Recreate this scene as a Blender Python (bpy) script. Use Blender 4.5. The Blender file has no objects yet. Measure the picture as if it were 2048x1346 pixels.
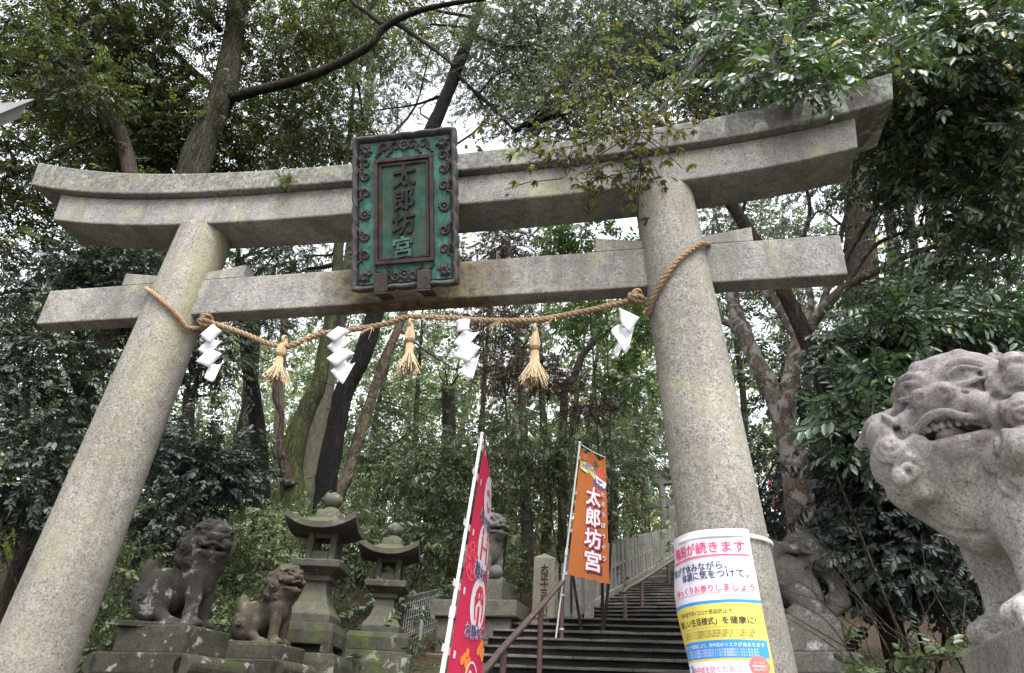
import bpy, math, random
import numpy as np
from mathutils import Vector, Matrix
S = bpy.context.scene
COL = S.collection
R = np.random.RandomState(7)
random.seed(7)
# ------------------------------------------------------------------ camera
CAM = np.array([1.7556, -4.3602, 1.5])
RT = np.array([0.98185325, 0.18350188, 0.04786703])
UP = np.array([0.04975862, -0.49284235, 0.86869471])
FW = np.array([-0.18299801, 0.85054893, 0.49302967])
FPX = 1428.53
cd = bpy.data.cameras.new('camera'); co = bpy.data.objects.new('camera', cd); COL.objects.link(co)
cd.sensor_width = 36; cd.sensor_fit = 'HORIZONTAL'; cd.lens = FPX / 2048 * 36
cd.clip_start = .05; cd.clip_end = 600
co.matrix_world = Matrix(((RT[0], UP[0], -FW[0], CAM[0]), (RT[1], UP[1], -FW[1], CAM[1]), (RT[2], UP[2], -FW[2], CAM[2]), (0, 0, 0, 1)))
S.camera = co
# ------------------------------------------------------------------ sky, sun, exposure
SUN_EL, SUN_AZ = 58, 150          # degrees; azimuth clockwise from +Y (behind the camera, to its right)
w = bpy.data.worlds.new('World'); S.world = w; w.use_nodes = True
nt = w.node_tree; bg = nt.nodes['Background']
sk = nt.nodes.new('ShaderNodeTexSky'); sk.sky_type = 'NISHITA'; sk.sun_disc = False
sk.sun_elevation = math.radians(SUN_EL); sk.sun_rotation = math.radians(SUN_AZ)
sk.air_density = 1.0; sk.dust_density = 4.0; sk.ozone_density = 1.0
hs = nt.nodes.new('ShaderNodeHueSaturation'); hs.inputs['Saturation'].default_value = .2; hs.inputs['Value'].default_value = 1.5
nt.links.new(sk.outputs[0], hs.inputs['Color'])
# an overcast sky: three times brighter overhead than at the horizon
tcw = nt.nodes.new('ShaderNodeTexCoord'); sx = nt.nodes.new('ShaderNodeSeparateXYZ'); nt.links.new(tcw.outputs['Generated'], sx.inputs[0])
mr = nt.nodes.new('ShaderNodeMapRange'); mr.inputs['From Min'].default_value = -.05; mr.inputs['From Max'].default_value = .8; mr.inputs['To Min'].default_value = .75; mr.inputs['To Max'].default_value = 1.25
nt.links.new(sx.outputs[2], mr.inputs['Value'])
vm = nt.nodes.new('ShaderNodeMix'); vm.data_type = 'RGBA'; vm.blend_type = 'MULTIPLY'; vm.inputs[0].default_value = 1
nt.links.new(hs.outputs[0], vm.inputs[6]); nt.links.new(mr.outputs[0], vm.inputs[7]); nt.links.new(vm.outputs[2], bg.inputs['Color'])
bg.inputs['Strength'].default_value = 0.15
sl = bpy.data.lights.new('sun', 'SUN'); so = bpy.data.objects.new('sun', sl); COL.objects.link(so)
sl.energy = 0.6; sl.angle = math.radians(28); sl.color = (1, .97, .92)
az, el = math.radians(SUN_AZ), math.radians(SUN_EL)
sd = Vector((math.sin(az) * math.cos(el), math.cos(az) * math.cos(el), math.sin(el)))
so.location = sd * 60; so.rotation_euler = (-sd).to_track_quat('-Z', 'Y').to_euler()
S.view_settings.view_transform = 'Standard'; S.view_settings.look = 'None'
S.view_settings.exposure = 1.45; S.view_settings.gamma = 1
S.cycles.max_bounces = 6; S.cycles.diffuse_bounces = 3; S.cycles.glossy_bounces = 2
S.cycles.transmission_bounces = 3; S.cycles.transparent_max_bounces = 6
S.cycles.caustics_reflective = False; S.cycles.caustics_refractive = False
S.cycles.use_denoising = True

# ------------------------------------------------------------------ helpers
def ray(px, py):
    v = FW * FPX + RT * (px - 1024) - UP * (py - 673)
    return v / np.linalg.norm(v)
def at(px, py, y=None, d=None, z=None):
    "the place in the world where a sight line meets a plane y, a height z or a distance d"
    r = ray(px, py)
    if d is not None: s = d
    elif z is not None: s = (z - CAM[2]) / r[2]
    else: s = (y - CAM[1]) / r[1]
    return CAM + r * s
def tag(o, label=None, cat=None, group=None, kind=None):
    if label: o['label'] = label
    if cat: o['category'] = cat
    if group: o['group'] = group
    if kind: o['kind'] = kind
    return o
def empty(name, loc, label, cat, group=None, rotz=0):
    o = bpy.data.objects.new(name, None); COL.objects.link(o)
    o.location = Vector([float(a) for a in loc]); o.rotation_euler = (0, 0, rotz)
    o.empty_display_size = .1
    return tag(o, label, cat, group)
def mesh_np(name, V, Q, mats, parent=None, origin=None, smooth=False, matidx=None, T=None):
    "V (n,3) world verts, Q (m,4) quads, T (k,3) triangles"
    V = np.asarray(V, np.float32)
    org = None
    if parent is not None: org = world_loc(parent)
    elif origin is not None: org = np.array(origin, float)
    if org is not None: V = V - org.astype(np.float32)
    me = bpy.data.meshes.new(name)
    Q = np.zeros((0, 4), np.int32) if Q is None else np.asarray(Q, np.int32)
    T = np.zeros((0, 3), np.int32) if T is None else np.asarray(T, np.int32)
    me.vertices.add(len(V)); me.vertices.foreach_set('co', np.ascontiguousarray(V).ravel())
    nl = Q.size + T.size
    me.loops.add(nl); me.loops.foreach_set('vertex_index', np.concatenate([Q.ravel(), T.ravel()]))
    me.polygons.add(len(Q) + len(T))
    st = np.concatenate([np.arange(len(Q)) * 4, Q.size + np.arange(len(T)) * 3]).astype(np.int32)
    me.polygons.foreach_set('loop_start', st)
    if smooth: me.polygons.foreach_set('use_smooth', np.ones(len(st), bool))
    if matidx is not None: me.polygons.foreach_set('material_index', np.asarray(matidx, np.int32))
    me.update(calc_edges=True)
    for m in (mats if isinstance(mats, (list, tuple)) else [mats]): me.materials.append(m)
    o = bpy.data.objects.new(name, me); COL.objects.link(o)
    if parent is not None: o.parent = parent
    elif org is not None: o.location = Vector(org)
    return o
def world_loc(o):
    l = np.array(o.location, float)
    while o.parent is not None:
        o = o.parent; l = l + np.array(o.location, float)
    return l
class MB:
    "collects shapes given in world coordinates and links them as ONE mesh"
    def __init__(s): s.v = []; s.f = []; s.n = 0
    def add(s, V, F):
        V = np.asarray(V, float); s.v.append(V)
        s.f += [tuple(int(i) + s.n for i in f) for f in F]; s.n += len(V); return s
    def build(s, name, mat, parent=None, origin=None, smooth=False, bevel=0, segs=2, angle=40):
        V = np.concatenate(s.v) if s.v else np.zeros((0, 3))
        org = world_loc(parent) if parent is not None else (np.array(origin, float) if origin is not None else np.zeros(3))
        me = bpy.data.meshes.new(name); me.from_pydata((V - org).tolist(), [], s.f)
        me.update()
        if smooth: me.polygons.foreach_set('use_smooth', np.ones(len(me.polygons), bool))
        me.materials.append(mat)
        o = bpy.data.objects.new(name, me); COL.objects.link(o)
        if parent is not None: o.parent = parent
        else: o.location = Vector(org)
        if bevel:
            b = o.modifiers.new('bevel', 'BEVEL'); b.width = bevel; b.segments = segs; b.limit_method = 'ANGLE'; b.angle_limit = math.radians(30)
        if smooth:
            try: me.set_sharp_from_angle(angle=math.radians(angle))
            except Exception: pass
        return o
    # ---- shapes
    def hexa(s, P):
        "P: 8 points, bottom ring of four then top ring of four"
        return s.add(P, [(3, 2, 1, 0), (4, 5, 6, 7), (0, 1, 5, 4), (1, 2, 6, 5), (2, 3, 7, 6), (3, 0, 4, 7)])
    def box(s, c, h, rz=0, M=None):
        c = np.array(c, float); h = np.array(h, float)
        P = np.array([(-1, -1, -1), (1, -1, -1), (1, 1, -1), (-1, 1, -1), (-1, -1, 1), (1, -1, 1), (1, 1, 1), (-1, 1, 1)]) * h
        if M is None: M = rotz(rz)
        return s.hexa(P @ M.T + c)
    def rings(s, Rg, cap=True, closed=True):
        "a list of rings with the same number of points, skinned"
        n = len(Rg[0]); V = np.concatenate(Rg); F = []
        for i in range(len(Rg) - 1):
            for j in range(n if closed else n - 1):
                k = (j + 1) % n
                F.append((i * n + j, i * n + k, (i + 1) * n + k, (i + 1) * n + j))
        if cap:
            F.append(tuple(range(n - 1, -1, -1))); F.append(tuple((len(Rg) - 1) * n + j for j in range(n)))
        return s.add(V, F)
    def tube(s, P, r, n=8, cap=True, wob=0, seed=0):
        P = np.asarray(P, float); m = len(P); r = np.broadcast_to(np.asarray(r, float), (m,))
        return s.rings(tube_rings(P, r, n, wob, seed), cap)
    def lathe(s, prof, c, n=32, ax=None):
        a = np.linspace(0, 2 * math.pi, n, endpoint=False); Rg = []
        for r, z in prof: Rg.append(np.stack([c[0] + r * np.cos(a), c[1] + r * np.sin(a), np.full(n, c[2] + z)], 1))
        return s.rings(Rg)
    def sqlathe(s, prof, c, rz, n=4, rot=math.pi / 4):
        a = np.arange(n) * 2 * math.pi / n + rot + rz; k = 1 / math.cos(math.pi / n); Rg = []
        for r, z in prof: Rg.append(np.stack([c[0] + r * k * np.cos(a), c[1] + r * k * np.sin(a), np.full(n, c[2] + z)], 1))
        return s.rings(Rg)
    def ball(s, c, r, n=14, M=None):
        th = np.linspace(0.02, math.pi - .02, n); a = np.linspace(0, 2 * math.pi, n * 2, endpoint=False); Rg = []
        r = np.broadcast_to(np.array(r, float), (3,))
        for t in th[::-1]:
            p = np.stack([math.sin(t) * np.cos(a), math.sin(t) * np.sin(a), np.full(len(a), math.cos(t))], 1) * r
            if M is not None: p = p @ M.T
            Rg.append(p + np.array(c, float))
        return s.rings(Rg)
def rotz(a):
    c, n = math.cos(a), math.sin(a); return np.array([[c, -n, 0], [n, c, 0], [0, 0, 1.]])
def rotx(a):
    c, n = math.cos(a), math.sin(a); return np.array([[1., 0, 0], [0, c, -n], [0, n, c]])
def roty(a):
    c, n = math.cos(a), math.sin(a); return np.array([[c, 0, n], [0, 1., 0], [-n, 0, c]])
def nrm(v):
    v = np.asarray(v, float); return v / (np.linalg.norm(v, axis=-1, keepdims=True) + 1e-12)
def tube_rings(P, r, n, wob=0, seed=0):
    T = nrm(np.gradient(P, axis=0)); up = np.array([0, 0, 1.]) if abs(T[0][2]) < .9 else np.array([1., 0, 0])
    N = nrm(np.cross(up, T[0])); Rg = []; a = np.linspace(0, 2 * math.pi, n, endpoint=False)
    rs = np.random.RandomState(seed)
    for i in range(len(P)):
        N = nrm(N - T[i] * (N @ T[i])); B = np.cross(T[i], N)
        rr = r[i] * (1 + (wob * rs.uniform(-1, 1, n) if wob else 0))
        Rg.append(P[i] + (np.cos(a) * rr)[:, None] * N + (np.sin(a) * rr)[:, None] * B)
    return Rg
def spline(P, k=8):
    "Catmull-Rom through the points"
    P = np.asarray(P, float)
    if len(P) < 3: return np.array([P[0] + (P[-1] - P[0]) * t for t in np.linspace(0, 1, k + 1)])
    Q = np.concatenate([[2 * P[0] - P[1]], P, [2 * P[-1] - P[-2]]]); out = []
    for i in range(1, len(Q) - 2):
        for t in np.arange(k) / k:
            a, b, c, d = Q[i - 1], Q[i], Q[i + 1], Q[i + 2]
            out.append(.5 * (2 * b + (c - a) * t + (2 * a - 5 * b + 4 * c - d) * t * t + (3 * b - a - 3 * c + d) * t ** 3))
    out.append(P[-1]); return np.array(out)

# ------------------------------------------------------------------ materials
class NT:
    def __init__(s, name):
        s.m = bpy.data.materials.new(name); s.m.use_nodes = True; s.t = s.m.node_tree
        s.b = s.t.nodes['Principled BSDF']; s.out = s.t.nodes['Material Output']
        s.tc = s.t.nodes.new('ShaderNodeTexCoord')
    def l(s, a, b): s.t.links.new(a, b)
    def new(s, k, **kw):
        n = s.t.nodes.new(k)
        for a, b in kw.items(): setattr(n, a, b)
        return n
    def noise(s, scale, detail=4, rough=.55, vec=None, dist=0, stretch=None):
        n = s.new('ShaderNodeTexNoise'); n.inputs['Scale'].default_value = scale
        n.inputs['Detail'].default_value = detail; n.inputs['Roughness'].default_value = rough; n.inputs['Distortion'].default_value = dist
        v = vec or s.tc.outputs['Object']
        if stretch:
            mp = s.new('ShaderNodeMapping'); mp.inputs['Scale'].default_value = stretch; s.l(v, mp.inputs['Vector']); v = mp.outputs[0]
        s.l(v, n.inputs['Vector']); return n.outputs['Fac']
    def vor(s, scale, feature='F1', stretch=None, out='Distance'):
        n = s.new('ShaderNodeTexVoronoi'); n.inputs['Scale'].default_value = scale; n.feature = feature
        v = s.tc.outputs['Object']
        if stretch:
            mp = s.new('ShaderNodeMapping'); mp.inputs['Scale'].default_value = stretch; s.l(v, mp.inputs['Vector']); v = mp.outputs[0]
        s.l(v, n.inputs['Vector']); return n.outputs[out]
    def ramp(s, fac, stops, interp='LINEAR'):
        n = s.new('ShaderNodeValToRGB'); cr = n.color_ramp; cr.interpolation = interp
        while len(cr.elements) < len(stops): cr.elements.new(.5)
        for e, (p, c) in zip(cr.elements, stops):
            e.position = p; e.color = tuple(c) + (1,) if hasattr(c, '__len__') else (c, c, c, 1)
        s.l(fac, n.inputs[0]); return n.outputs[0]
    def mix(s, fac, a, b, mode='MIX'):
        n = s.new('ShaderNodeMix', data_type='RGBA', blend_type=mode)
        for sock, v in ((n.inputs[0], fac), (n.inputs[6], a), (n.inputs[7], b)):
            if hasattr(v, 'links'): s.l(v, sock)
            elif hasattr(v, '__len__'): sock.default_value = tuple(v) + (1,)
            else: sock.default_value = v
        return n.outputs[2]
    def math(s, op, a, b=0.0, clamp=False):
        n = s.new('ShaderNodeMath', operation=op); n.use_clamp = clamp
        for sock, v in ((n.inputs[0], a), (n.inputs[1], b)):
            if hasattr(v, 'links'): s.l(v, sock)
            else: sock.default_value = v
        return n.outputs[0]
    def xyz(s, src=None):
        n = s.new('ShaderNodeSeparateXYZ'); s.l(src or s.tc.outputs['Object'], n.inputs[0]); return n.outputs
    def geo(s, o='Normal'):
        return s.new('ShaderNodeNewGeometry').outputs[o]
    def bump(s, h, strength=.5, dist=.01, prev=None):
        n = s.new('ShaderNodeBump'); n.inputs['Strength'].default_value = strength; n.inputs['Distance'].default_value = dist
        s.l(h, n.inputs['Height'])
        if prev is not None: s.l(prev, n.inputs['Normal'])
        return n.outputs[0]
    def done(s, col, rough=.8, normal=None, spec=.3, metal=0):
        if hasattr(col, 'links'): s.l(col, s.b.inputs['Base Color'])
        else: s.b.inputs['Base Color'].default_value = tuple(col) + (1,)
        if hasattr(rough, 'links'): s.l(rough, s.b.inputs['Roughness'])
        else: s.b.inputs['Roughness'].default_value = rough
        s.b.inputs['Specular IOR Level'].default_value = spec; s.b.inputs['Metallic'].default_value = metal
        if normal is not None: s.l(normal, s.b.inputs['Normal'])
        return s.m

def m_stone(name, base, dark, grain=(.55, 1.25), gscale=110, moss=None, moss_amt=.5, lichen=None, lichen_amt=.45, stain=None, up_moss=False, extra=None):
    n = NT(name)
    big = n.noise(2.2, 6, .6); mid = n.noise(11, 5, .65)
    c = n.mix(n.ramp(big, [(.35, 0), (.68, 1)]), dark, base)
    c = n.mix(n.math('MULTIPLY', n.ramp(mid, [(.45, 0), (.7, 1)]), .35), c, dark)
    g = n.noise(gscale, 2, .8)
    g = n.ramp(g, [(.34, grain[0]), (.46, .9), (.56, 1.02), (.68, grain[1])])
    c = n.mix(1.0, c, g, 'MULTIPLY')
    c = n.mix(1.0, c, n.ramp(n.noise(17, 4, .65), [(.3, .80), (.7, 1.14)]), 'MULTIPLY'); c = n.mix(1.0, c, n.ramp(n.noise(.9, 3, .6), [(.3, .84), (.7, 1.1)]), 'MULTIPLY')
    fl = n.ramp(n.noise(gscale * .55, 1, .5), [(.66, 0), (.71, 1)])
    c = n.mix(n.math('MULTIPLY', fl, .65), c, (dark[0] * .35, dark[1] * .35, dark[2] * .36))
    if stain:
        st = n.ramp(n.noise(4.5, 5, .7, dist=.6), [(.52, 0), (.62, 1)]); c = n.mix(n.math('MULTIPLY', st, stain[1]), c, stain[0])
    if moss:
        f = n.ramp(n.noise(3.1, 6, .65), [(.5, 0), (.68, 1)])
        if up_moss:
            z = n.xyz(n.geo('Normal'))[2]; f = n.math('MULTIPLY', n.math('ADD', f, n.math('MULTIPLY', z, .35)), n.ramp(z, [(0, .35), (.6, 1)]), True)
        c = n.mix(n.math('MULTIPLY', f, moss_amt), c, moss)
    if lichen:
        f = n.ramp(n.noise(7.5, 4, .6, dist=.4), [(.6, 0), (.64, 1)]); f2 = n.ramp(n.noise(1.7, 2), [(.45, 0), (.6, 1)])
        c = n.mix(n.math('MULTIPLY', n.math('MULTIPLY', f, f2), lichen_amt), c, lichen)
    if extra: c = extra(n, c)
    b = n.bump(n.noise(gscale * .6, 4, .7), .45, .006)
    b = n.bump(n.noise(14, 5, .6), .4, .02, b)
    return n.done(c, .88, b, .25)
# ================================================================== stone and metal materials
def torii_extra(n, c):
    X = n.xyz()
    # purple-brown crust and pale lichen on the right end of the top beam, rust below the plaque: local stains
    zone = n.ramp(n.math('ADD', X[0], n.math('MULTIPLY', n.math('SUBTRACT', n.noise(3, 4), .5), 1.2)), [(0.0, 0), (1.0, 0)])
    r = n.new('ShaderNodeMapRange'); r.inputs['From Min'].default_value = 2.2; r.inputs['From Max'].default_value = 2.75
    n.l(n.math('ADD', X[0], n.math('MULTIPLY', n.math('SUBTRACT', n.noise(4, 4), .5), .9)), r.inputs['Value'])
    hz = n.new('ShaderNodeMapRange'); hz.inputs['From Min'].default_value = 4.62; hz.inputs['From Max'].default_value = 4.65; n.l(n.math('SUBTRACT', X[2], n.math('MULTIPLY', n.math('MULTIPLY', X[0], X[0]), .0215)), hz.inputs['Value'])
    f = n.math('MULTIPLY', r.outputs[0], hz.outputs[0])
    crust = n.mix(n.ramp(n.noise(9, 5, .7), [(.48, 0), (.54, 1)]), (.075, .062, .066), (.30, .33, .29))
    pale = n.ramp(n.noise(2.6, 3, .6, stretch=(1, 1, .3)), [(.5, 0), (.53, 1)])
    c = n.mix(n.math('MULTIPLY', f, .8), c, n.mix(pale, n.mix(.5, crust, (.10, .082, .087)), (.34, .38, .33)))
    # grey run-off streaks and mottling
    stk = n.ramp(n.noise(5, 5, .7, stretch=(1, 1, .18)), [(.5, 0), (.66, 1)])
    c = n.mix(n.math('MULTIPLY', stk, .6), c, (.10, .094, .082))
    dmp = n.ramp(n.noise(1.6, 5, .7, stretch=(1, 1, .5)), [(.5, 0), (.72, 1)]); c = n.mix(n.math('MULTIPLY', dmp, .5), c, (.12, .112, .095))
    hi = n.new('ShaderNodeMapRange'); hi.inputs['From Min'].default_value = 4.62; hi.inputs['From Max'].default_value = 4.80; n.l(n.math('SUBTRACT', n.math('ADD', X[2], n.math('MULTIPLY', n.noise(7, 5, .7), .22)), n.math('MULTIPLY', n.math('MULTIPLY', X[0], X[0]), .021)), hi.inputs['Value'])
    blk = n.ramp(n.noise(26, 5, .75), [(.40, 0), (.62, 1)])
    c = n.mix(n.math('MULTIPLY', n.math('MULTIPLY', hi.outputs[0], blk), .9), c, (.055, .058, .046))
    # rust and moss where the plaque rests on the tie beam
    dx = n.math('ABSOLUTE', n.math('SUBTRACT', X[0], .03))
    rr = n.new('ShaderNodeMapRange'); rr.inputs['From Min'].default_value = .80; rr.inputs['From Max'].default_value = .46
    n.l(n.math('ADD', dx, n.math('MULTIPLY', n.math('SUBTRACT', n.noise(6, 5, .7), .5), .7)), rr.inputs['Value'])
    zz = n.new('ShaderNodeMapRange'); zz.inputs['From Min'].default_value = 4.00; zz.inputs['From Max'].default_value = 3.84; n.l(X[2], zz.inputs['Value'])
    z2 = n.new('ShaderNodeMapRange'); z2.inputs['From Min'].default_value = 3.40; z2.inputs['From Max'].default_value = 3.44; n.l(X[2], z2.inputs['Value'])
    f = n.math('MULTIPLY', n.math('MULTIPLY', rr.outputs[0], zz.outputs[0]), z2.outputs[0])
    c = n.mix(n.math('MULTIPLY', f, .85), c, n.mix(n.ramp(n.noise(13, 5, .7), [(.42, 0), (.6, 1)]), (.026, .020, .012), (.11, .08, .03)))
    return c
M_gran = m_stone('granite', (.240, .235, .228), (.150, .145, .136), (.38, 1.45), 75, moss=(.27, .265, .13), moss_amt=.5, stain=((.3, .265, .22), .35), extra=torii_extra)
def col_extra(n, c):
    # brown flaked patches, greenish streaks down the pillar
    p = n.ramp(n.noise(5.2, 5, .62, stretch=(1, 1, .45)), [(.585, 0), (.62, 1)])
    q = n.ramp(n.noise(1.3, 2), [(.46, 0), (.6, 1)])
    c = n.mix(n.math('MULTIPLY', n.math('MULTIPLY', p, q), .6), c, (.2, .165, .14))
    d_ = n.ramp(n.noise(8, 6, .72, stretch=(1, 1, .07)), [(.50, 0), (.66, 1)]); c = n.mix(n.math('MULTIPLY', d_, .55), c, (.105, .096, .078))
    lowz = n.new('ShaderNodeMapRange'); lowz.inputs['From Min'].default_value = 2.3; lowz.inputs['From Max'].default_value = .8; n.l(n.math('ADD', n.xyz()[2], n.math('MULTIPLY', n.math('SUBTRACT', n.noise(3.5, 6, .7), .5), 2.4)), lowz.inputs['Value']); c = n.mix(n.math('MULTIPLY', lowz.outputs[0], .4), c, (.12, .112, .088))
    g = n.ramp(n.noise(3.2, 4, .6, stretch=(1, 1, .12)), [(.52, 0), (.7, 1)])
    hz = n.new('ShaderNodeMapRange'); hz.inputs['From Min'].default_value = 1.7; hz.inputs['From Max'].default_value = 3.8; n.l(n.xyz()[2], hz.inputs['Value'])
    return n.mix(n.math('MULTIPLY', g, n.math('MULTIPLY', hz.outputs[0], .45)), c, (.20, .19, .085))
    
M_pill = m_stone('pillar_granite', (.248, .237, .215), (.175, .165, .144), (.38, 1.45), 75, moss=(.24, .225, .135), moss_amt=.4, extra=col_extra)

# ================================================================== torii
ZM = 4.504
tor = empty('torii_gate', (0, 0, .78), 'large weathered granite shrine gate with two round pillars and double top beam', 'shrine gate')
def colx(sd, z): return sd * (2.0 - .075 * (z - ZM))
def colr(z): return .2293 + .0117 * (ZM - z)
def zcurve(x): return .005 * x * x + .0013 * x ** 4
def kcurve(x): return .0139 * x * x + .0011 * x ** 4
ZS, HS, HK, TS, TK = 5.139, .2929, .1891, .37, .50
for sd in (-1, 1):
    mb = MB(); Rg = []
    for z in np.linspace(.6, ZS + zcurve(2) + .02, 40):
        a = np.linspace(0, 2 * math.pi, 64, endpoint=False)
        Rg.append(np.stack([colx(sd, z) + colr(z) * np.cos(a), colr(z) * np.sin(a), np.full(64, z)], 1))
    mb.rings(Rg).build('pillar', M_pill, tor, smooth=True, bevel=.012)
def beam(x0b, x0t, x1b, x1t, t, zb, zt, gable=0):
    mb = MB(); Rg = []
    for u in np.linspace(0, 1, 49):
        xb = x0b + (x1b - x0b) * u; xt = x0t + (x1t - x0t) * u
        ring = [(xb, -t / 2, zb(xb)), (xt, -t / 2, zt(xt)), (xt, t / 2, zt(xt)), (xb, t / 2, zb(xb))]
        if gable: ring.insert(2, (xt, 0, zt(xt) + gable))
        Rg.append(np.array(ring))
    return mb.rings(Rg)
beam(-3.417, -3.45, 3.335, 3.37, TS, lambda x: ZS + zcurve(x), lambda x: ZS + HS + zcurve(x)).build('under_lintel', M_gran, tor, bevel=.014)
beam(-3.762, -3.80, 3.631, 3.68, TK, lambda x: ZS + HS + .003 + zcurve(x), lambda x: ZS + HS + HK + kcurve(x), .1).build('lintel', M_gran, tor, bevel=.014)
beam(-3.23, -3.235, 3.1156, 3.12, .15, lambda x: 4.337, lambda x: 4.671).build('tie_beam', M_gran, tor, bevel=.012)
for sd in (-1, 1):
    for s2 in (-1, 1):
        xa = colx(sd, 4.7) + s2 * .2; xb = colx(sd, 4.7) + s2 * .56; t = .068
        P = [(xa, -t, 4.673), (xb, -t, 4.673), (xb, t, 4.673), (xa, t, 4.673), (xa, -t, 4.745), (xb, -t, 4.80), (xb, t, 4.80), (xa, t, 4.745)]
        if s2 < 0: P = [P[i] for i in (1, 0, 3, 2, 5, 4, 7, 6)]
        MB().hexa(P).build('wedge', M_gran, tor, bevel=.008)
# crown of joints: thin dark seam stays as the gap between the beams

# ================================================================== plaque
def m_patina(name, a, b, dark=None, amt=.3):
    n = NT(name)
    c = n.mix(n.ramp(n.noise(6, 5, .65), [(.35, 0), (.65, 1)]), a, b)
    c = n.mix(n.math('MULTIPLY', n.ramp(n.noise(14, 6, .75), [(.46, 0), (.62, 1)]), .75), c, tuple(x * .40 for x in a))
    c = n.mix(n.math('MULTIPLY', n.ramp(n.noise(4, 5, .7, stretch=(5, 5, .6)), [(.52, 0), (.66, 1)]), .35), c, tuple(min(1, x * 1.5) for x in b))
    if dark: c = n.mix(n.math('MULTIPLY', n.ramp(n.noise(3, 4, .6, stretch=(6, 6, .5)), [(.45, 0), (.65, 1)]), amt), c, dark)
    return n.done(c, .6, n.bump(n.noise(40, 4), .3, .004), .2)
M_verd = m_patina('verdigris', (.028, .098, .08), (.064, .175, .145), (.018, .04, .033), .65)
M_char = m_patina('dark_letter_bronze', (.014, .012, .012), (.027, .022, .021))
M_old_verd = m_patina('worn_verdigris', (.03, .05, .045), (.075, .16, .135))
M_panel = m_patina('green_panel', (.018, .058, .044), (.028, .085, .068), (.055, .055, .025), .8)
M_bronze = m_patina('dark_bronze', (.036, .032, .033), (.062, .055, .055), (.06, .10, .10), .3)
M_brown = m_patina('brown_copper', (.028, .021, .02), (.055, .036, .032))
M_iron = m_patina('rusty_iron', (.035, .027, .025), (.055, .042, .038))
pb0 = np.array([-.375, -.20, 4.366]); pb1 = np.array([.435, -.20, 4.376]); pt0 = np.array([-.435, -.62, 5.495])
PU = nrm(pb1 - pb0); PV = nrm(pt0 - pb0 + PU * .045); PV = nrm(PV - PU * (PU @ PV)); PN = np.cross(PU, PV)   # PN looks out of the plaque
PW, PH = .815, 1.215
PO = pb0 + PU * .0
plq = empty('name_plaque', PO + PU * PW / 2, 'green bronze framed name plaque with four raised characters hung at the beam centre', 'plaque')
def pp(u, v, d=0): return PO + PU * u + PV * v + PN * d
def pp_arr(A): A = np.asarray(A, float); return PO + A[:, :1] * PU + A[:, 1:2] * PV + A[:, 2:3] * PN
def pbox(mb, u0, v0, u1, v1, d0, d1):
    return mb.hexa(pp_arr([(u0, v0, d0), (u1, v0, d0), (u1, v1, d0), (u0, v1, d0), (u0, v0, d1), (u1, v0, d1), (u1, v1, d1), (u0, v1, d1)]))
mb = MB(); pbox(mb, .03, .03, PW - .03, PH - .03, -.07, -.012); mb.build('back_board', M_bronze, plq)
# flared outer frame with a wavy edge: ring of profile sections
def edge_pts():
    pts = []
    def wav(t, n): return .010 * abs(math.sin(t * math.pi * n)) ** .6
    for t in np.linspace(0, 1, 48, endpoint=False): pts.append((t * PW, -.0 - wav(t, 5) + .008, (0, -1)))
    for t in np.linspace(0, 1, 72, endpoint=False): pts.append((PW + wav(t, 9) - .008, t * PH, (1, 0)))
    for t in np.linspace(0, 1, 48, endpoint=False): pts.append(((1 - t) * PW, PH + wav(t, 5) - .008, (0, 1)))
    for t in np.linspace(0, 1, 72, endpoint=False): pts.append((-wav(t, 9) + .008, (1 - t) * PH, (-1, 0)))
    return pts
E_ = edge_pts()
cu, cv = PW / 2, PH / 2
def ins(u, v, k):   # inset towards the middle by k metres on both axes
    return (cu + (u - cu) * (1 - k / cu), cv + (v - cv) * (1 - k / cv))
prof = [(0, -.055), (-.004, .0), (.0, .028), (.010, .034), (.022, .030), (.034, .014), (.038, -.012)]
Rg = []
for k, d in prof: Rg.append(pp_arr([ins(u, v, k) + (d,) for u, v, _ in E_]))
mb = MB(); mb.rings(Rg, cap=False); mb.build('outer_frame', M_bronze, plq, smooth=True, angle=60)
mb = MB(); pbox(mb, .05, .05, PW - .05, PH - .05, -.012, -.002); mb.build('green_field', M_verd, plq)
iu0, iu1, iv0, iv1 = .175, PW - .175, .185, PH - .2
def pframe(mb, u0, v0, u1, v1, t, d0, d1):
    pbox(mb, u0, v0, u1, v0 + t, d0, d1); pbox(mb, u0, v1 - t, u1, v1, d0, d1)
    pbox(mb, u0, v0 + t, u0 + t, v1 - t, d0, d1 - .001); pbox(mb, u1 - t, v0 + t, u1, v1 - t, d0, d1 - .001)
mb = MB(); pframe(mb, iu0, iv0, iu1, iv1, .028, -.002, .03); pframe(mb, iu0 + .036, iv0 + .036, iu1 - .036, iv1 - .036, .02, -.002, .018)
mb.build('inner_frame', M_brown, plq, bevel=.003)
mb = MB(); pbox(mb, iu0 + .028, iv0 + .028, iu1 - .028, iv1 - .028, -.004, .003); mb.build('centre_panel', M_panel, plq)
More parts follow.
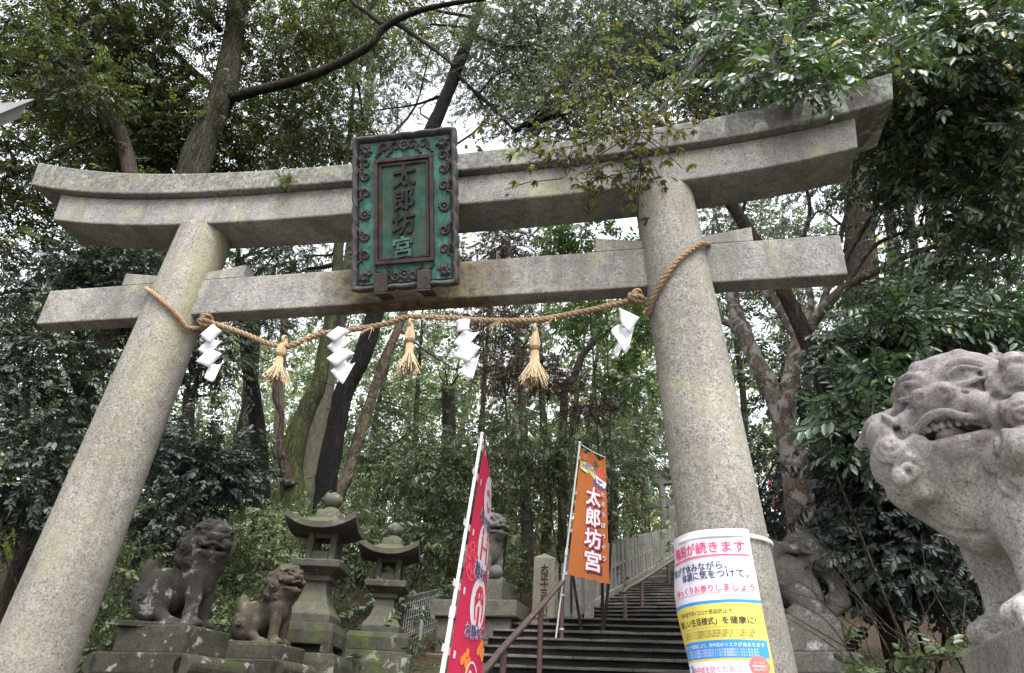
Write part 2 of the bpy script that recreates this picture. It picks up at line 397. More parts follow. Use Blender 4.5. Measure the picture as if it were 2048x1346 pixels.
# raised scrolls round the field
def scroll(mb, u, v, su, sv, size, turns=1.35):
    th = np.linspace(0, turns * 2 * math.pi, 26); rr = size * (1 - .78 * th / th[-1])
    P = [(u + su * (size * .2 + rr[i] * math.cos(th[i] + 2.2)), v + sv * rr[i] * math.sin(th[i] + 2.2), .004) for i in range(26)]
    tail = [(u - su * size * 1.35, v + sv * size * 1.75, .004), (u - su * size * 1.15, v + sv * size * 1.2, .004)]
    mb.tube(pp_arr(tail + P), np.linspace(1, .6, 28) * size * .30, 6)
for k, v in enumerate([.27, .42, .76, .90, 1.0]):
    for u, su in ((.095, 1), (PW - .095, -1)):
        mb = MB(); scroll(mb, u + su * -.005, v, su, 1 if k % 2 else -1, .043); mb.ball(pp(u - su * .042, v + .05, 0), (.014, .012, .034), 6); mb.build('scroll', M_brown, plq, smooth=True)
for u in (.24, .33, PW - .33, PW - .24):
    for v, sv in ((.095, 1), (PH - .1, -1)):
        mb = MB(); scroll(mb, u, v, 1 if u < cu else -1, sv, .042); mb.build('scroll', M_brown, plq, smooth=True)
for cuu, su in ((.1, 1), (PW - .1, -1)):
    for cvv, sv in ((.105, 1), (PH - .105, -1)):
        mb = MB()
        for a in (20, 60, 100, 150, 200, 250, 310):
            r0 = .05 if a % 20 == 0 else .04
            P = [(cuu, cvv, .003), (cuu + su * .5 * r0 * math.cos(math.radians(a)), cvv + sv * .5 * r0 * math.sin(math.radians(a + 18)), .008), (cuu + su * 1.2 * r0 * math.cos(math.radians(a)), cvv + sv * 1.2 * r0 * math.sin(math.radians(a)), .002)]
            mb.tube(pp_arr(P), [.010, .018, .006], 6)
        mb.build('corner_leaf', M_brown, plq, smooth=True)
for u, v in ((cu, PH - .095), (.095, .59), (PW - .095, .60), (cu, .105)):
    mb = MB(); ringp = []
    for i in range(10):
        a = i * math.pi / 5; p = pp(u + .03 * math.cos(a), v + .03 * math.sin(a), .004)
        mb.ball(p, .0125, 6)
    mb.tube(pp_arr([(u + .044 * math.cos(a), v + .044 * math.sin(a), .0) for a in np.linspace(0, 2 * math.pi, 25)]), .006, 6)
    mb.ball(pp(u, v, .004), .014, 6); mb.build('rosette', M_bronze, plq, smooth=True)
# lettering
def text_geo(body, size=1.0, extrude=0.0, bold=0.0, res=3, bevel=0):
    c = bpy.data.curves.new('lettering', 'FONT'); c.body = body; c.size = size; c.extrude = extrude
    c.resolution_u = res; c.align_x = 'CENTER'; c.align_y = 'CENTER'; c.bevel_depth = bevel; c.bevel_resolution = 1
    o = bpy.data.objects.new('lettering', c); COL.objects.link(o)
    m = bpy.data.meshes.new_from_object(o.evaluated_get(bpy.context.evaluated_depsgraph_get()))
    V = np.zeros(len(m.vertices) * 3); m.vertices.foreach_get('co', V); F = [tuple(p.vertices) for p in m.polygons]
    bpy.data.objects.remove(o); bpy.data.curves.remove(c); bpy.data.meshes.remove(m)
    V = V.reshape(-1, 3)
    if len(V):   # centre each run on its own ink box
        V[:, 0] -= (V[:, 0].min() + V[:, 0].max()) / 2; V[:, 1] -= (V[:, 1].min() + V[:, 1].max()) / 2
    if bold and len(V):     # heavier strokes: the same glyph several times, shifted a little, each a hair higher
        k = 6 if bold < size * .035 else 12; n = len(V); Vs, Fs = [V], list(F)
        for i in range(k):
            a = 2 * math.pi * i / k; Vs.append(V + [math.cos(a) * bold, math.sin(a) * bold, (i + 1) * .00012]); Fs += [tuple(q + (i + 1) * n for q in f) for f in F]
        V, F = np.concatenate(Vs), Fs
    return V, F
def shear_brush(V, amt=.1):   # the strokes rise to the right as in brush writing
    V = V.copy(); V[:, 1] += V[:, 0] * amt; return V
for i, ch in enumerate('太郎坊宮'):
    V, F = text_geo(ch, .205 if i < 3 else .19, .011, .0042, 3)
    V = shear_brush(V, .10); V[:, 0] *= .92; V[:, 1] *= .9
    vv = iv1 - .145 - i * .187
    mb = MB(); mb.add(pp_arr(np.stack([V[:, 0] + cu + .005 - i * .004, V[:, 1] + vv, V[:, 2] + .012], 1)), F)
    mb.build('raised_character', M_old_verd if i == 3 else M_char, plq)
for u in (.235, .565):
    mb = MB(); pbox(mb, u - .05, -.03, u + .05, .115, .02, .05); pbox(mb, u - .05, -.045, u + .05, -.03, -.13, .05)
    mb.build('iron_bracket', M_iron, plq, bevel=.006)

# ================================================================== rope, papers, tassels
def m_straw(name, a, b, sc=60):
    n = NT(name)
    c = n.mix(n.ramp(n.noise(sc, 3, .7, stretch=(1, 1, .25)), [(.35, 0), (.65, 1)]), a, b)
    c = n.mix(n.math('MULTIPLY', n.ramp(n.noise(2.2, 3), [(.4, 0), (.65, 1)]), .4), c, tuple(x * .5 for x in a))
    return n.done(c, .85, n.bump(n.noise(90, 3, .7, stretch=(1, 1, .3)), .5, .004), .2)
M_rope = m_straw('rope_fibre', (.185, .118, .068), (.285, .20, .125))
M_straw = m_straw('straw', (.34, .25, .15), (.48, .375, .245), 120)
shim = empty('straw_rope', at(820, 635, y=-.13), 'thick twisted straw rope strung between the two stone pillars', 'rope')
def strands(P, r, nst=3, pitch=.16, taper=None):
    P = np.asarray(P); seg = np.linalg.norm(np.diff(P, axis=0), axis=1); L = np.concatenate([[0], np.cumsum(seg)])
    n = max(int(L[-1] / .012), 8); s = np.linspace(0, L[-1], n); Q = np.stack([np.interp(s, L, P[:, k]) for k in range(3)], 1)
    T = nrm(np.gradient(Q, axis=0)); up = np.array([0, 0, 1.]); N = nrm(np.cross(up, T[0])); out = [[] for _ in range(nst)]
    for i in range(n):
        N = nrm(N - T[i] * (N @ T[i])); B = np.cross(T[i], N)
        for k in range(nst):
            a = s[i] / pitch * 2 * math.pi + k * 2 * math.pi / nst
            out[k].append(Q[i] + (N * math.cos(a) + B * math.sin(a)) * r * .52)
    return out
# hanging run, left pillar to right pillar
hang_px = [(408, 640), (480, 664), (565, 693), (640, 668), (700, 660), (770, 648), (818, 634), (900, 636), (980, 641), (1070, 640), (1130, 630), (1190, 618), (1240, 606), (1275, 596)]
hy = [-.17, -.15, -.14, -.13, -.13, -.13, -.13, -.13, -.13, -.13, -.14, -.15, -.17, -.19]
HANG = spline([at(x, y, y=d) for (x, y), d in zip(hang_px, hy)], 10)
mb = MB()
for st in strands(HANG, .019, 3, .12): mb.tube(st, .0122, 6)
mb.build('hanging_rope', M_rope, shim, smooth=True)
def wrap(sd, ang, zz):
    z = np.interp(np.linspace(0, 1, 60), np.linspace(0, 1, len(zz)), zz); a = np.interp(np.linspace(0, 1, 60), np.linspace(0, 1, len(ang)), ang)
    return np.stack([colx(sd, z) + (colr(z) + .03) * np.cos(np.radians(a)), (colr(z) + .03) * np.sin(np.radians(a)), z], 1)
zl0 = at(300, 548, y=-.05)[2]; zr1 = at(1410, 470, y=-.1)[2]
loopL = wrap(-1, [-20, -60, -100, -150, -185, -230, -300, -380], [4.2, 4.32, 4.45, 4.58, 4.64, 4.6, 4.4, 4.2])
loopR = wrap(1, [200, 235, 270, 310, 345, 380, 450, 560], [4.10, 4.24, 4.42, 4.58, 4.66, 4.64, 4.45, 4.1])
for lp in (loopL, loopR):
    mb = MB()
    for st in strands(lp, .018, 3, .12): mb.tube(st, .0115, 6)
    mb.build('pillar_loop', M_rope, shim, smooth=True)
for pc in (at(410, 645, y=-.2), at(1272, 598, y=-.24)):
    mb = MB()
    for k in range(3):
        a = np.linspace(0, 2 * math.pi, 22); tl = k * 1.1
        ring = np.stack([np.cos(a) * .042, np.sin(a) * .042 * math.cos(tl), np.sin(a) * .042 * math.sin(tl) + .01 * k], 1) @ rotz(.6 * k).T + pc
        for st in strands(ring, .016, 3, .1): mb.tube(st, .0115, 5)
    mb.build('knot', M_rope, shim, smooth=True)
# loose wisps of straw poking out of the rope
for px, py, n in ((745, 655, 7), (1000, 640, 10), (860, 632, 4), (610, 680, 3), (890, 636, 4), (1110, 634, 4)):
    mb = MB(); p = at(px, py, y=-.14)
    for k in range(n):
        d = np.array([R.uniform(-1, .3), R.uniform(-.6, .2), R.uniform(-1, -.2)]) * R.uniform(.06, .15)
        mb.tube(np.array([p, p + d * .6 + [0, 0, .008], p + d]), [.0028, .0024, .0012], 4)
    mb.build('straw_wisp', M_straw, shim)

npap = NT('white_paper'); M_paper = npap.done((.62, .62, .65), .6, None, .3)
_tr = npap.new('ShaderNodeBsdfTranslucent'); _tr.inputs['Color'].default_value = (.75, .75, .78, 1)
_mx = npap.new('ShaderNodeMixShader'); _mx.inputs[0].default_value = .22
npap.l(npap.b.outputs[0], _mx.inputs[1]); npap.l(_tr.outputs[0], _mx.inputs[2]); npap.l(_mx.outputs[0], npap.out.inputs[0])
def shide(panels, y, label, curl=.034):
    base = at(*panels[0][0], y=y)
    root = empty('paper_streamer', base, label, 'paper streamer', 'white paper streamers hanging from the straw rope')
    for k, q in enumerate(panels):
        dy = [0, -.012, -.03, -.012] if k % 2 == 0 else [.0, .02, .03, .0]
        qx, qy = sum(p[0] for p in q) / 4, sum(p[1] for p in q) / 4
        C4 = [at(qx + (x - qx) * 1.18, qy + (yy - qy) * 1.12, y=y + dy[i] - .008 * k) for i, (x, yy) in enumerate(q)]
        n = 7; V = []; F = []
        nn = nrm(np.cross(C4[1] - C4[0], C4[3] - C4[0]))
        for i in range(n):
            for j in range(n):
                u, v = i / (n - 1), j / (n - 1)
                p = (C4[0] * (1 - u) + C4[1] * u) * (1 - v) + (C4[3] * (1 - u) + C4[2] * u) * v
                V.append(p + nn * curl * math.sin(v * math.pi) * (1 if k % 2 else -.6))
        for i in range(n - 1):
            for j in range(n - 1): F.append((i * n + j, (i + 1) * n + j, (i + 1) * n + j + 1, i * n + j + 1))
        mb = MB(); mb.add(V, F); o = mb.build('paper_fold', M_paper, root, smooth=True)
        sm = o.modifiers.new('thickness', 'SOLIDIFY'); sm.thickness = .0012
    return root
shide([[(404, 668), (425, 650), (440, 662), (420, 686)], [(399, 698), (420, 676), (441, 681), (418, 708)], [(395, 722), (418, 700), (440, 708), (418, 734)], [(411, 754), (421, 728), (443, 724), (428, 759)]], -.20, 'white zigzag paper streamer hanging beside the left stone pillar')
shide([[(655, 671), (675, 655), (696, 663), (671, 683)], [(658, 692), (684, 669), (702, 680), (672, 703)], [(657, 716), (682, 698), (705, 707), (673, 732)], [(665, 741), (689, 723), (707, 726), (686, 765)]], -.16, 'white zigzag paper streamer hanging in front of the dark trunk left of the plaque')
shide([[(916, 664), (915, 642), (938, 640), (936, 660)], [(911, 684), (930, 660), (955, 664), (932, 694)], [(910, 712), (930, 686), (957, 695), (938, 724)], [(923, 742), (938, 716), (956, 712), (945, 755)]], -.15, 'white zigzag paper streamer hanging from the rope just right of the plaque', .03)
shide([[(1242, 640), (1240, 618), (1275, 635), (1258, 664)], [(1226, 660), (1238, 650), (1265, 655), (1256, 690)], [(1229, 668), (1244, 672), (1259, 692), (1250, 706)], [(1229, 700), (1240, 676), (1248, 682), (1236, 712)]], -.2, 'twisted white paper streamer hanging beside the right stone pillar', .03)

def tassel(top, bot, wbot, label, y, seed, lean=0):
    a = at(*top, y=y); b = at(*bot, y=y - .02); rs = np.random.RandomState(seed)
    ax = b - a; L = np.linalg.norm(ax); d = ax / L; s1 = nrm(np.cross(d, [0, 1, 0])); s2 = np.cross(d, s1)
    root = empty('straw_tassel', a, label, 'straw tassel', 'straw tassels hanging from the straw rope')
    mb = MB()
    th = np.linspace(0, 2 * math.pi, 18)
    mb.tube(np.array([a + s1 * .0 + np.array([0, .03 * math.sin(t), .03 * math.cos(t) - .01]) for t in th]), .011, 6)
    for k in range(46):
        an = rs.uniform(0, 2 * math.pi); r = .03 * math.sqrt(rs.uniform(.2, 1)); e = s1 * math.cos(an) + s2 * math.sin(an)
        mb.tube(np.array([a + e * .008, a + d * L * .14 + e * r * .7, a + d * L * .27 + e * r * 1.15, a + d * L * .40 + e * r * .85]), [.005, .0055, .0055, .005], 5)
    mb.build('bound_head', M_straw, root, smooth=True)
    mb = MB(); c = a + d * L * .40
    for k in range(3):
        cc = c + d * (k - 1) * .009
        mb.tube(np.array([cc + (s1 * math.cos(t) + s2 * math.sin(t)) * .031 for t in th]), .0055, 5)
    mb.build('binding', M_rope, root, smooth=True)
    mb = MB(); W = wbot
    for k in range(130):
        an = rs.uniform(0, 2 * math.pi); q = math.sqrt(rs.uniform(.02, 1)); e = s1 * math.cos(an) + s2 * math.sin(an)
        ll = L * rs.uniform(.9, 1.06)
        off = s1 * lean * rs.uniform(.2, 1.0)
        mb.tube(np.array([c + e * .024 * q, c + (ll - L * .4) * .45 * d + e * q * (W * .3) + off * .35, c + (ll - L * .4) * d + e * q * W * rs.uniform(.75, 1.1) + off]), [.0042, .0042, .0034], 4)
    mb.build('straw_skirt', M_straw, root)
    return root
tassel((570, 678), (545, 762), .105, 'straw tassel blown askew below the left end of the hanging rope', -.14, 3, .05)
tassel((822, 645), (816, 742), .09, 'short straw tassel hanging directly below the middle of the plaque', -.14, 4)
tassel((1071, 655), (1068, 765), .105, 'longest straw tassel hanging in front of the brown dry leaves', -.14, 5)
# ================================================================== ground, stairs, fence, rails
def terr(x, y):
    x = np.asarray(x, float); y = np.asarray(y, float)
    z = np.where(y < -2.2, 0, np.where(y < 5.3, .345 * (y + 2.2), 2.59 + .29 * (y - 5.3)))
    z = np.where(y > 45, 2.59 + .29 * 39.7 + .12 * (y - 45), z)
    off = np.clip((np.abs(x - .9 - np.clip(y - 6, 0, 30) * .14) - 2.4) / 3, 0, 1)
    z = z - .22 + off * (.15 * np.sin(x * .7 + y * .4) + .12 * np.sin(x * 1.9 - y * 1.3) + np.clip(np.abs(x) - 3, 0, 30) * .09)
    return z
n = NT('leaf_litter_ground')
c = n.mix(n.ramp(n.noise(9, 5, .7), [(.35, 0), (.65, 1)]), (.022, .017, .012), (.06, .043, .03))
c = n.mix(n.ramp(n.vor(38, out='Color'), [(.2, 0), (.9, .8)]), c, (.085, .056, .038))
c = n.mix(n.ramp(n.noise(1.1, 4), [(.5, 0), (.68, .8)]), c, (.03, .045, .015))
M_ground = n.done(c, .95, n.bump(n.vor(38), .8, .03), .15)
gx = np.concatenate([np.linspace(-140, -22, 14), np.linspace(-20, 22, 85), np.linspace(24, 140, 14)])
gy = np.concatenate([np.linspace(-60, -8, 10), np.linspace(-7, 40, 95), np.linspace(44, 220, 14)])
GX, GY = np.meshgrid(gx, gy, indexing='ij'); GZ = terr(GX, GY)
V = np.stack([GX, GY, GZ], -1).reshape(-1, 3); nx, ny = GX.shape
I = (np.arange(nx - 1)[:, None] * ny + np.arange(ny - 1)[None]).ravel()
tag(mesh_np('ground', V, np.stack([I, I + ny, I + ny + 1, I + 1], 1), M_ground, smooth=True), kind='structure')

n = NT('bounce_gravel'); M_bounce_grav = n.done(n.mix(n.ramp(n.noise(40, 4, .7), [(.35, 0), (.65, 1)]), (.26, .25, .23), (.40, .385, .36)), .95, n.bump(n.vor(60), .6, .02), .2)
V = [(x, y, -.18) for x in np.linspace(-9, 12, 9) for y in np.linspace(-22, -2.25, 9)]
F = [(i * 9 + j, (i + 1) * 9 + j, (i + 1) * 9 + j + 1, i * 9 + j + 1) for i in range(8) for j in range(8)]
tag(MB().add(V, F).build('bounce_forecourt', M_bounce_grav), kind='structure')  # unseen pale ground, added to bounce light up under the beams
M_step = m_stone('stair_stone', (.15, .14, .125), (.08, .074, .068), (.6, 1.25), 80)
M_riser = m_stone('dark_riser_stone', (.022, .021, .02), (.011, .0105, .01), (.6, 1.3), 60, moss=(.03, .035, .02))
def step_vary(n, c):
    oi = n.new('ShaderNodeObjectInfo'); blk = n.ramp(n.noise(1.1, 2, .5, stretch=(1, .05, .05)), [(.35, .6), (.65, 1.25)])
    c = n.mix(1.0, c, n.ramp(oi.outputs['Random'], [(0, .7), (1, 1.2)]), 'MULTIPLY'); c = n.mix(1.0, c, blk, 'MULTIPLY')
    x = n.math('FRACT', n.math('ADD', n.math('MULTIPLY', n.xyz()[0], .93), n.math('MULTIPLY', oi.outputs['Random'], 5.0)))
    j = n.ramp(x, [(0, .25), (.012, 1), (.988, 1), (1, .25)]); return n.mix(1.0, c, j, 'MULTIPLY')
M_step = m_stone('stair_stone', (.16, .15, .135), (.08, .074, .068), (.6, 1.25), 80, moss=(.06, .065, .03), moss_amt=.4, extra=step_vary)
M_riser = m_stone('dark_riser_stone', (.026, .025, .0235), (.012, .0115, .011), (.6, 1.3), 60, moss=(.03, .035, .02), extra=step_vary)  # risers set far darker than the treads
stairs = empty('stone_staircase', (.9, 0, .8), 'long wide stone staircase climbing through the gate into the woods', 'stairs')
LRISE, LTREAD, LN = .1375, .392, 19
def step(p0, p1, dirv, tread, rise, z):
    "tread slab with a nosing, riser below; p0-p1 is the front edge"
    p0 = np.array([p0[0], p0[1], z]); p1 = np.array([p1[0], p1[1], z]); dv = np.array([dirv[0], dirv[1], 0]); t = .03
    dz = np.array([0, 0, 1.])
    mb = MB(); a, b = p0 - dv * .03, p1 - dv * .03; c_, d_ = p1 + dv * (tread + .02), p0 + dv * (tread + .02)
    k = 14   # a slightly uneven edge
    rs = np.random.RandomState(int(z * 1000) % 9999)
    Rg = []
    for i in range(k + 1):
        u = i / k; fr = a + (b - a) * u; bk = d_ + (c_ - d_) * u; j = rs.uniform(-.014, .014); h = rs.uniform(-.006, .006)
        Rg.append(np.array([fr + dv * j - dz * t, fr + dv * j + dz * h, bk, bk - dz * t]))
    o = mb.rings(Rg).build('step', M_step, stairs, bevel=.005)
    mb = MB(); e = .012
    mb.hexa([p0 + dv * e - dz * rise, p1 + dv * e - dz * rise, p1 + dv * (e + .1) - dz * rise, p0 + dv * (e + .1) - dz * rise, p0 + dv * e - dz * t, p1 + dv * e - dz * t, p1 + dv * (e + .1) - dz * t, p0 + dv * (e + .1) - dz * t])
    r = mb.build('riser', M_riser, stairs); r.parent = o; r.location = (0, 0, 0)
for i in range(LN):
    y = -2.2 + i * LTREAD; z = (i + 1) * LRISE
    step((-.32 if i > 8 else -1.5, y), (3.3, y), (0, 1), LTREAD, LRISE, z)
yl = -2.2 + LN * LTREAD
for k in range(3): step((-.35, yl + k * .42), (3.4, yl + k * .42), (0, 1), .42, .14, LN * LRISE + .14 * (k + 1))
ZL = LN * LRISE + .42
mb = MB(); mb.box((1.45, yl + 1.98, ZL - .06), (2.0, .75, .05)); mb.build('landing', M_step, stairs, bevel=.01)
AZ = math.radians(7.97); UD = np.array([math.sin(AZ), math.cos(AZ), 0]); UR = np.array([math.cos(AZ), -math.sin(AZ), 0])
U0 = np.array([.36, 6.95, ZL]); SL = math.tan(math.radians(16.36))
UT = .44; UR_ = UT * SL
for i in range(44):
    p = U0 + UD * (UT * i + .15)
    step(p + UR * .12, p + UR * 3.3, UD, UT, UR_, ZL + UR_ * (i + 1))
# stone kerb along the upper flight
mb = MB()
for a, b in ((0, 6.5), (6.52, 13), (13.02, 19.5)):
    P = []
    for t, s0 in ((a, 0), (a, 1), (b, 1), (b, 0)):
        P.append(U0 + UD * t + UR * (-.12 + .2 * s0) + np.array([0, 0, t * SL - .15]))
    mb.hexa(P + [p + np.array([0, 0, .30]) for p in P])
mb.build('kerb', m_stone('kerb_stone', (.22, .21, .185), (.13, .125, .11), moss=(.1, .11, .05)), stairs, bevel=.01)

M_conc = m_stone('fence_stone', (.245, .24, .215), (.14, .138, .122), (.75, 1.15), 60, moss=(.13, .14, .09), moss_amt=.5, stain=((.12, .11, .1), .5))
fen = empty('stone_picket_fence', U0 + UD * 4, 'grey stone picket fence climbing the left side of the upper stairs', 'fence')
def picket(p, w, t, h, dirv, lean=0):
    dv = np.array(dirv) * w / 2; nv = np.cross([0, 0, 1.], nrm(dv)) * t / 2; b = np.array([0, 0, -.1]); hh = np.array([0, 0, h])
    P = [p - dv - nv + b, p + dv - nv + b, p + dv + nv + b, p - dv + nv + b]
    mb = MB(); mb.hexa(P + [P[0] + hh + [0, 0, -.03], P[1] + hh + [0, 0, .0], P[2] + hh, P[3] + hh + [0, 0, -.03]])
    mb.build('picket', M_conc, fen, bevel=.012)
rs = np.random.RandomState(4)
for i in range(34):
    t = .45 + i * .42
    picket(U0 + UD * t + UR * (-.02 + rs.uniform(-.015, .015)) + np.array([0, 0, t * SL]), .2, .15, 1.14 + rs.uniform(-.04, .04), UD)
for i in range(5):    # the short return along the landing
    p = at(1082 + i * 24, 1262, y=7.1); p[2] = ZL
    picket(p, .145, .14, 1.0 + .03 * i, (1, .12, 0))
mb = MB(); a = U0 + UD * .4 + np.array([0, 0, .72]); b = U0 + UD * 14.5 + np.array([0, 0, .72 + 14.1 * SL])
q = UR * .04 ; mb.hexa([a - q - [0, 0, .06], a + q - [0, 0, .06], b + q - [0, 0, .06], b - q - [0, 0, .06], a - q, a + q, b + q, b - q]); mb.build('rail', M_conc, fen)
for t, h, w_ in ((15.2, 1.75, .34), (16.1, 2.3, .36)):
    pf = U0 + UD * t + np.array([0, 0, t * SL])
    r0 = empty('gate_post', pf, 'squat square stone post at the top end of the picket fence' if h < 2 else 'taller square stone post beside the far small gate', 'stone post')
    mb = MB(); mb.sqlathe([(w_ / 2, -.2), (w_ / 2, h - .1), (w_ / 2 - .03, h)], pf, -AZ); mb.build('shaft', M_conc, r0, bevel=.015)
    mb = MB(); mb.sqlathe([(w_ / 2 + .06, -.3), (w_ / 2 + .06, .06)], pf, -AZ); mb.build('base', M_conc, r0, bevel=.015)

# far small torii at the head of the stairs
M_far = m_stone('grey_gate_stone', (.22, .215, .2), (.14, .135, .125), (.8, 1.12), 50)
fb = at(1331, 1100, d=27.5); sc = 27.5 / 1428.5
fx = fb + 0 * UR; zt0 = at(1312, 925, d=27.3)[2]
ft = empty('far_torii_gate', fb, 'small distant grey stone gate standing at the top of the stairs', 'shrine gate')
xr = fb + UR * 2.6
for base in (fb, xr):
    mb = MB(); mb.tube(np.array([base + [0, 0, -.6], base + [0, 0, zt0 - fb[2] - .35]]), .13, 16); mb.build('pillar', M_far, ft, smooth=True)
def fbeam(name, z0, z1, l, th, curve=0):
    mb = MB(); Rg = []
    for u in np.linspace(-1, 1, 17):
        c0 = fb + UR * (1.3 + u * l); zz = curve * u * u; q = UD * th / 2
        Rg.append(np.array([c0 - q, c0 - q, c0 + q, c0 + q]) * [1, 1, 0] + np.array([[0, 0, z0 + zz], [0, 0, z1 + zz], [0, 0, z1 + zz], [0, 0, z0 + zz]]))
    mb.rings(Rg).build(name, M_far, ft, bevel=.02)
fbeam('under_lintel', zt0 - .52, zt0 - .26, 1.95, .26, .03); fbeam('lintel', zt0 - .255, zt0 + .02, 2.2, .36, .06); fbeam('tie_beam', zt0 - 1.38, zt0 - 1.06, 1.75, .16)

# handrails
n = NT('brown_rail_paint'); M_rail = n.done(n.mix(n.ramp(n.noise(14, 5, .7), [(.4, 0), (.65, 1)]), (.062, .042, .036), (.10, .066, .055)), .32, n.bump(n.noise(60, 3), .15, .002), .5)
n = NT('rusty_post_paint'); M_post = n.done(n.mix(n.ramp(n.noise(9, 5, .7), [(.4, 0), (.7, 1)]), (.085, .042, .032), (.055, .035, .03)), .5, None, .4)
n = NT('steel_band'); M_steel = n.done((.6, .6, .6), .3, None, .5, .9)
def rail(name, pts, posts, label, pr=.03, por=.028):
    root = empty(name, posts[0][0], label, 'handrail')
    mb = MB(); mb.tube(pts, pr, 14); mb.build('top_rail', M_rail, root, smooth=True)
    for a, b in posts:
        mb = MB(); mb.tube(np.array([a, (a + b) / 2, b]), por, 12); mb.build('post', M_post, root, smooth=True)
    return root
def stair_z(y): return 0 if y < -2.2 else min((int((y + 2.2) / LTREAD) + 1) * LRISE, LN * LRISE)
pt2 = at(1124, 1163, y=4.95); pb2 = np.array([pt2[0], pt2[1], stair_z(pt2[1])])
pt0 = at(968, 1343, d=5.9)
dirr = nrm(pt2 - pt0)
low = pt0 - dirr * 3.2
pm = pt0 + (pt2 - pt0) * .58
pm = at(1082, 1212, y=pm[1])
pj = at(1003, 1300, d=6.4)
rl = rail('iron_handrail', spline([low, pt0, pj + [0, 0, .0], pm, pt2 - dirr * .05, pt2 + [0, .02, -.02], pt2 + [0, .03, -.1]], 8),
     [(np.array([a[0], a[1], stair_z(a[1]) - .05]), a - [0, 0, .02]) for a in (pt0 + (pt2 - pt0) * .17, pm, pt2 + np.array([0, .03, -.06]), low + (pt0 - low) * .4)], 'brown painted pipe handrail on the lower stairs, holding the orange banner pole')
for zz in (-.16, -.56):
    mb = MB(); mb.lathe([(.031, -.012), (.034, -.01), (.034, .01), (.031, .012)], pt2 + np.array([0, .03, zz]), 16); mb.build('steel_band', M_steel, rl, smooth=True)
_n = np.cross(UR, UD + np.array([0, 0, SL]))
def on_flight(px, py):
    r = ray(px, py); return CAM + r * (((U0 - CAM) @ _n) / (r @ _n))
ub = [on_flight(1251, 1252), on_flight(1313, 1221), on_flight(1360, 1172)]
uh = at(1244, 1182, y=ub[0][1])[2] - ub[0][2]
dU = UD + np.array([0, 0, SL])
ut = [p + [0, 0, uh] for p in ub]; ut[1] = ut[0] + dU * ((ut[1] - ut[0]) @ UD); ut[2] = ut[0] + dU * ((ut[2] - ut[0]) @ UD)
rail('upper_handrail', spline([ut[0] + [0, 0, -.2], ut[0] + [0, 0, -.05], ut[0] + dU * .12 + [0, 0, .015], ut[1], ut[2], ut[2] + dU * 3], 8),
     [(np.array([t[0], t[1], b_[2] - .1]), t - [0, 0, .02]) for t, b_ in zip(ut, [ub[0], ut[1] - [0, 0, uh], ut[2] - [0, 0, uh]])], 'brown pipe handrail on the upper stairs, running behind the right pillar', .03, .03)

# ================================================================== marker stone with carved date
M_mark = m_stone('marker_stone', (.25, .235, .185), (.18, .165, .13), (.7, 1.2), 90, moss=(.2, .2, .11), moss_amt=.5, lichen=(.42, .42, .38))
M_carve = m_stone('carved_dark', (.05, .045, .035), (.03, .028, .022))
mk = at(1086, 1262, y=6.25)
MKR = math.radians(9); mz = at(1065, 1112, y=6.1)[2] - mk[2]
ms = empty('marker_stone', mk, 'tall square stone post with carved date characters standing at the foot of the picket fence', 'stone marker')
mw = .155
mb = MB(); mb.sqlathe([(mw + .012, -.15), (mw, mz - .02), (.01, mz + .07)], mk, MKR); mb.build('shaft', M_mark, ms, bevel=.012)
def carve(chars, face, h0, dh, size):
    for i, ch in enumerate(chars):
        V, F = text_geo(ch, size, .003, .0025, 2); V = shear_brush(V, .08)
        P = np.stack([V[:, 0], np.full(len(V), -mw - .0065) + -V[:, 2] - .010 * (1 - (h0 - i * dh) / mz), V[:, 1] + h0 - i * dh], 1)
        mb = MB(); mb.add(P @ rotz(MKR + face).T + mk, F); mb.build('carved_character', M_carve, ms)
carve('大正十三年引松寄進', 0, mz - .17, .113, .115)
carve('奉納石段之道', math.pi / 2, mz - .12, .16, .07)

# ================================================================== banners
def m_cloth(name, col, rough=.75, tr=.35, stripes=None):
    n = NT(name); c = col
    if stripes:
        wv = n.new('ShaderNodeTexWave', wave_type='BANDS', bands_direction='X'); wv.inputs['Scale'].default_value = 5.5
        n.l(n.tc.outputs['UV'], wv.inputs['Vector']); c = n.mix(n.ramp(wv.outputs['Fac'], [(.3, 0), (.7, 1)]), col, stripes)
    n.done(c, rough, n.bump(n.noise(220, 2), .12, .002), .25)
    t = n.new('ShaderNodeBsdfTranslucent')
    if hasattr(c, 'links'): n.l(c, t.inputs['Color'])
    else: t.inputs['Color'].default_value = tuple(c) + (1,)
    mx = n.new('ShaderNodeMixShader'); mx.inputs[0].default_value = tr
    n.l(n.b.outputs[0], mx.inputs[1]); n.l(t.outputs[0], mx.inputs[2]); n.l(mx.outputs[0], n.out.inputs[0]); return n.m
M_red = m_cloth('red_cloth', (.60, .035, .095)); M_white = m_cloth('white_cloth', (.60, .59, .63)); M_orange = m_cloth('orange_cloth', (.50, .14, .034), stripes=(.55, .185, .055))
def m_flat(name, col, rough=.7): return NT(name).done(col, rough, None, .3)
P_red = m_flat('red_print', (.60, .03, .07)); P_white = m_flat('white_print', (.62, .61, .65)); P_navy = m_flat('navy_print', (.035, .045, .16)); P_dark = m_flat('dark_print', (.05, .03, .045))
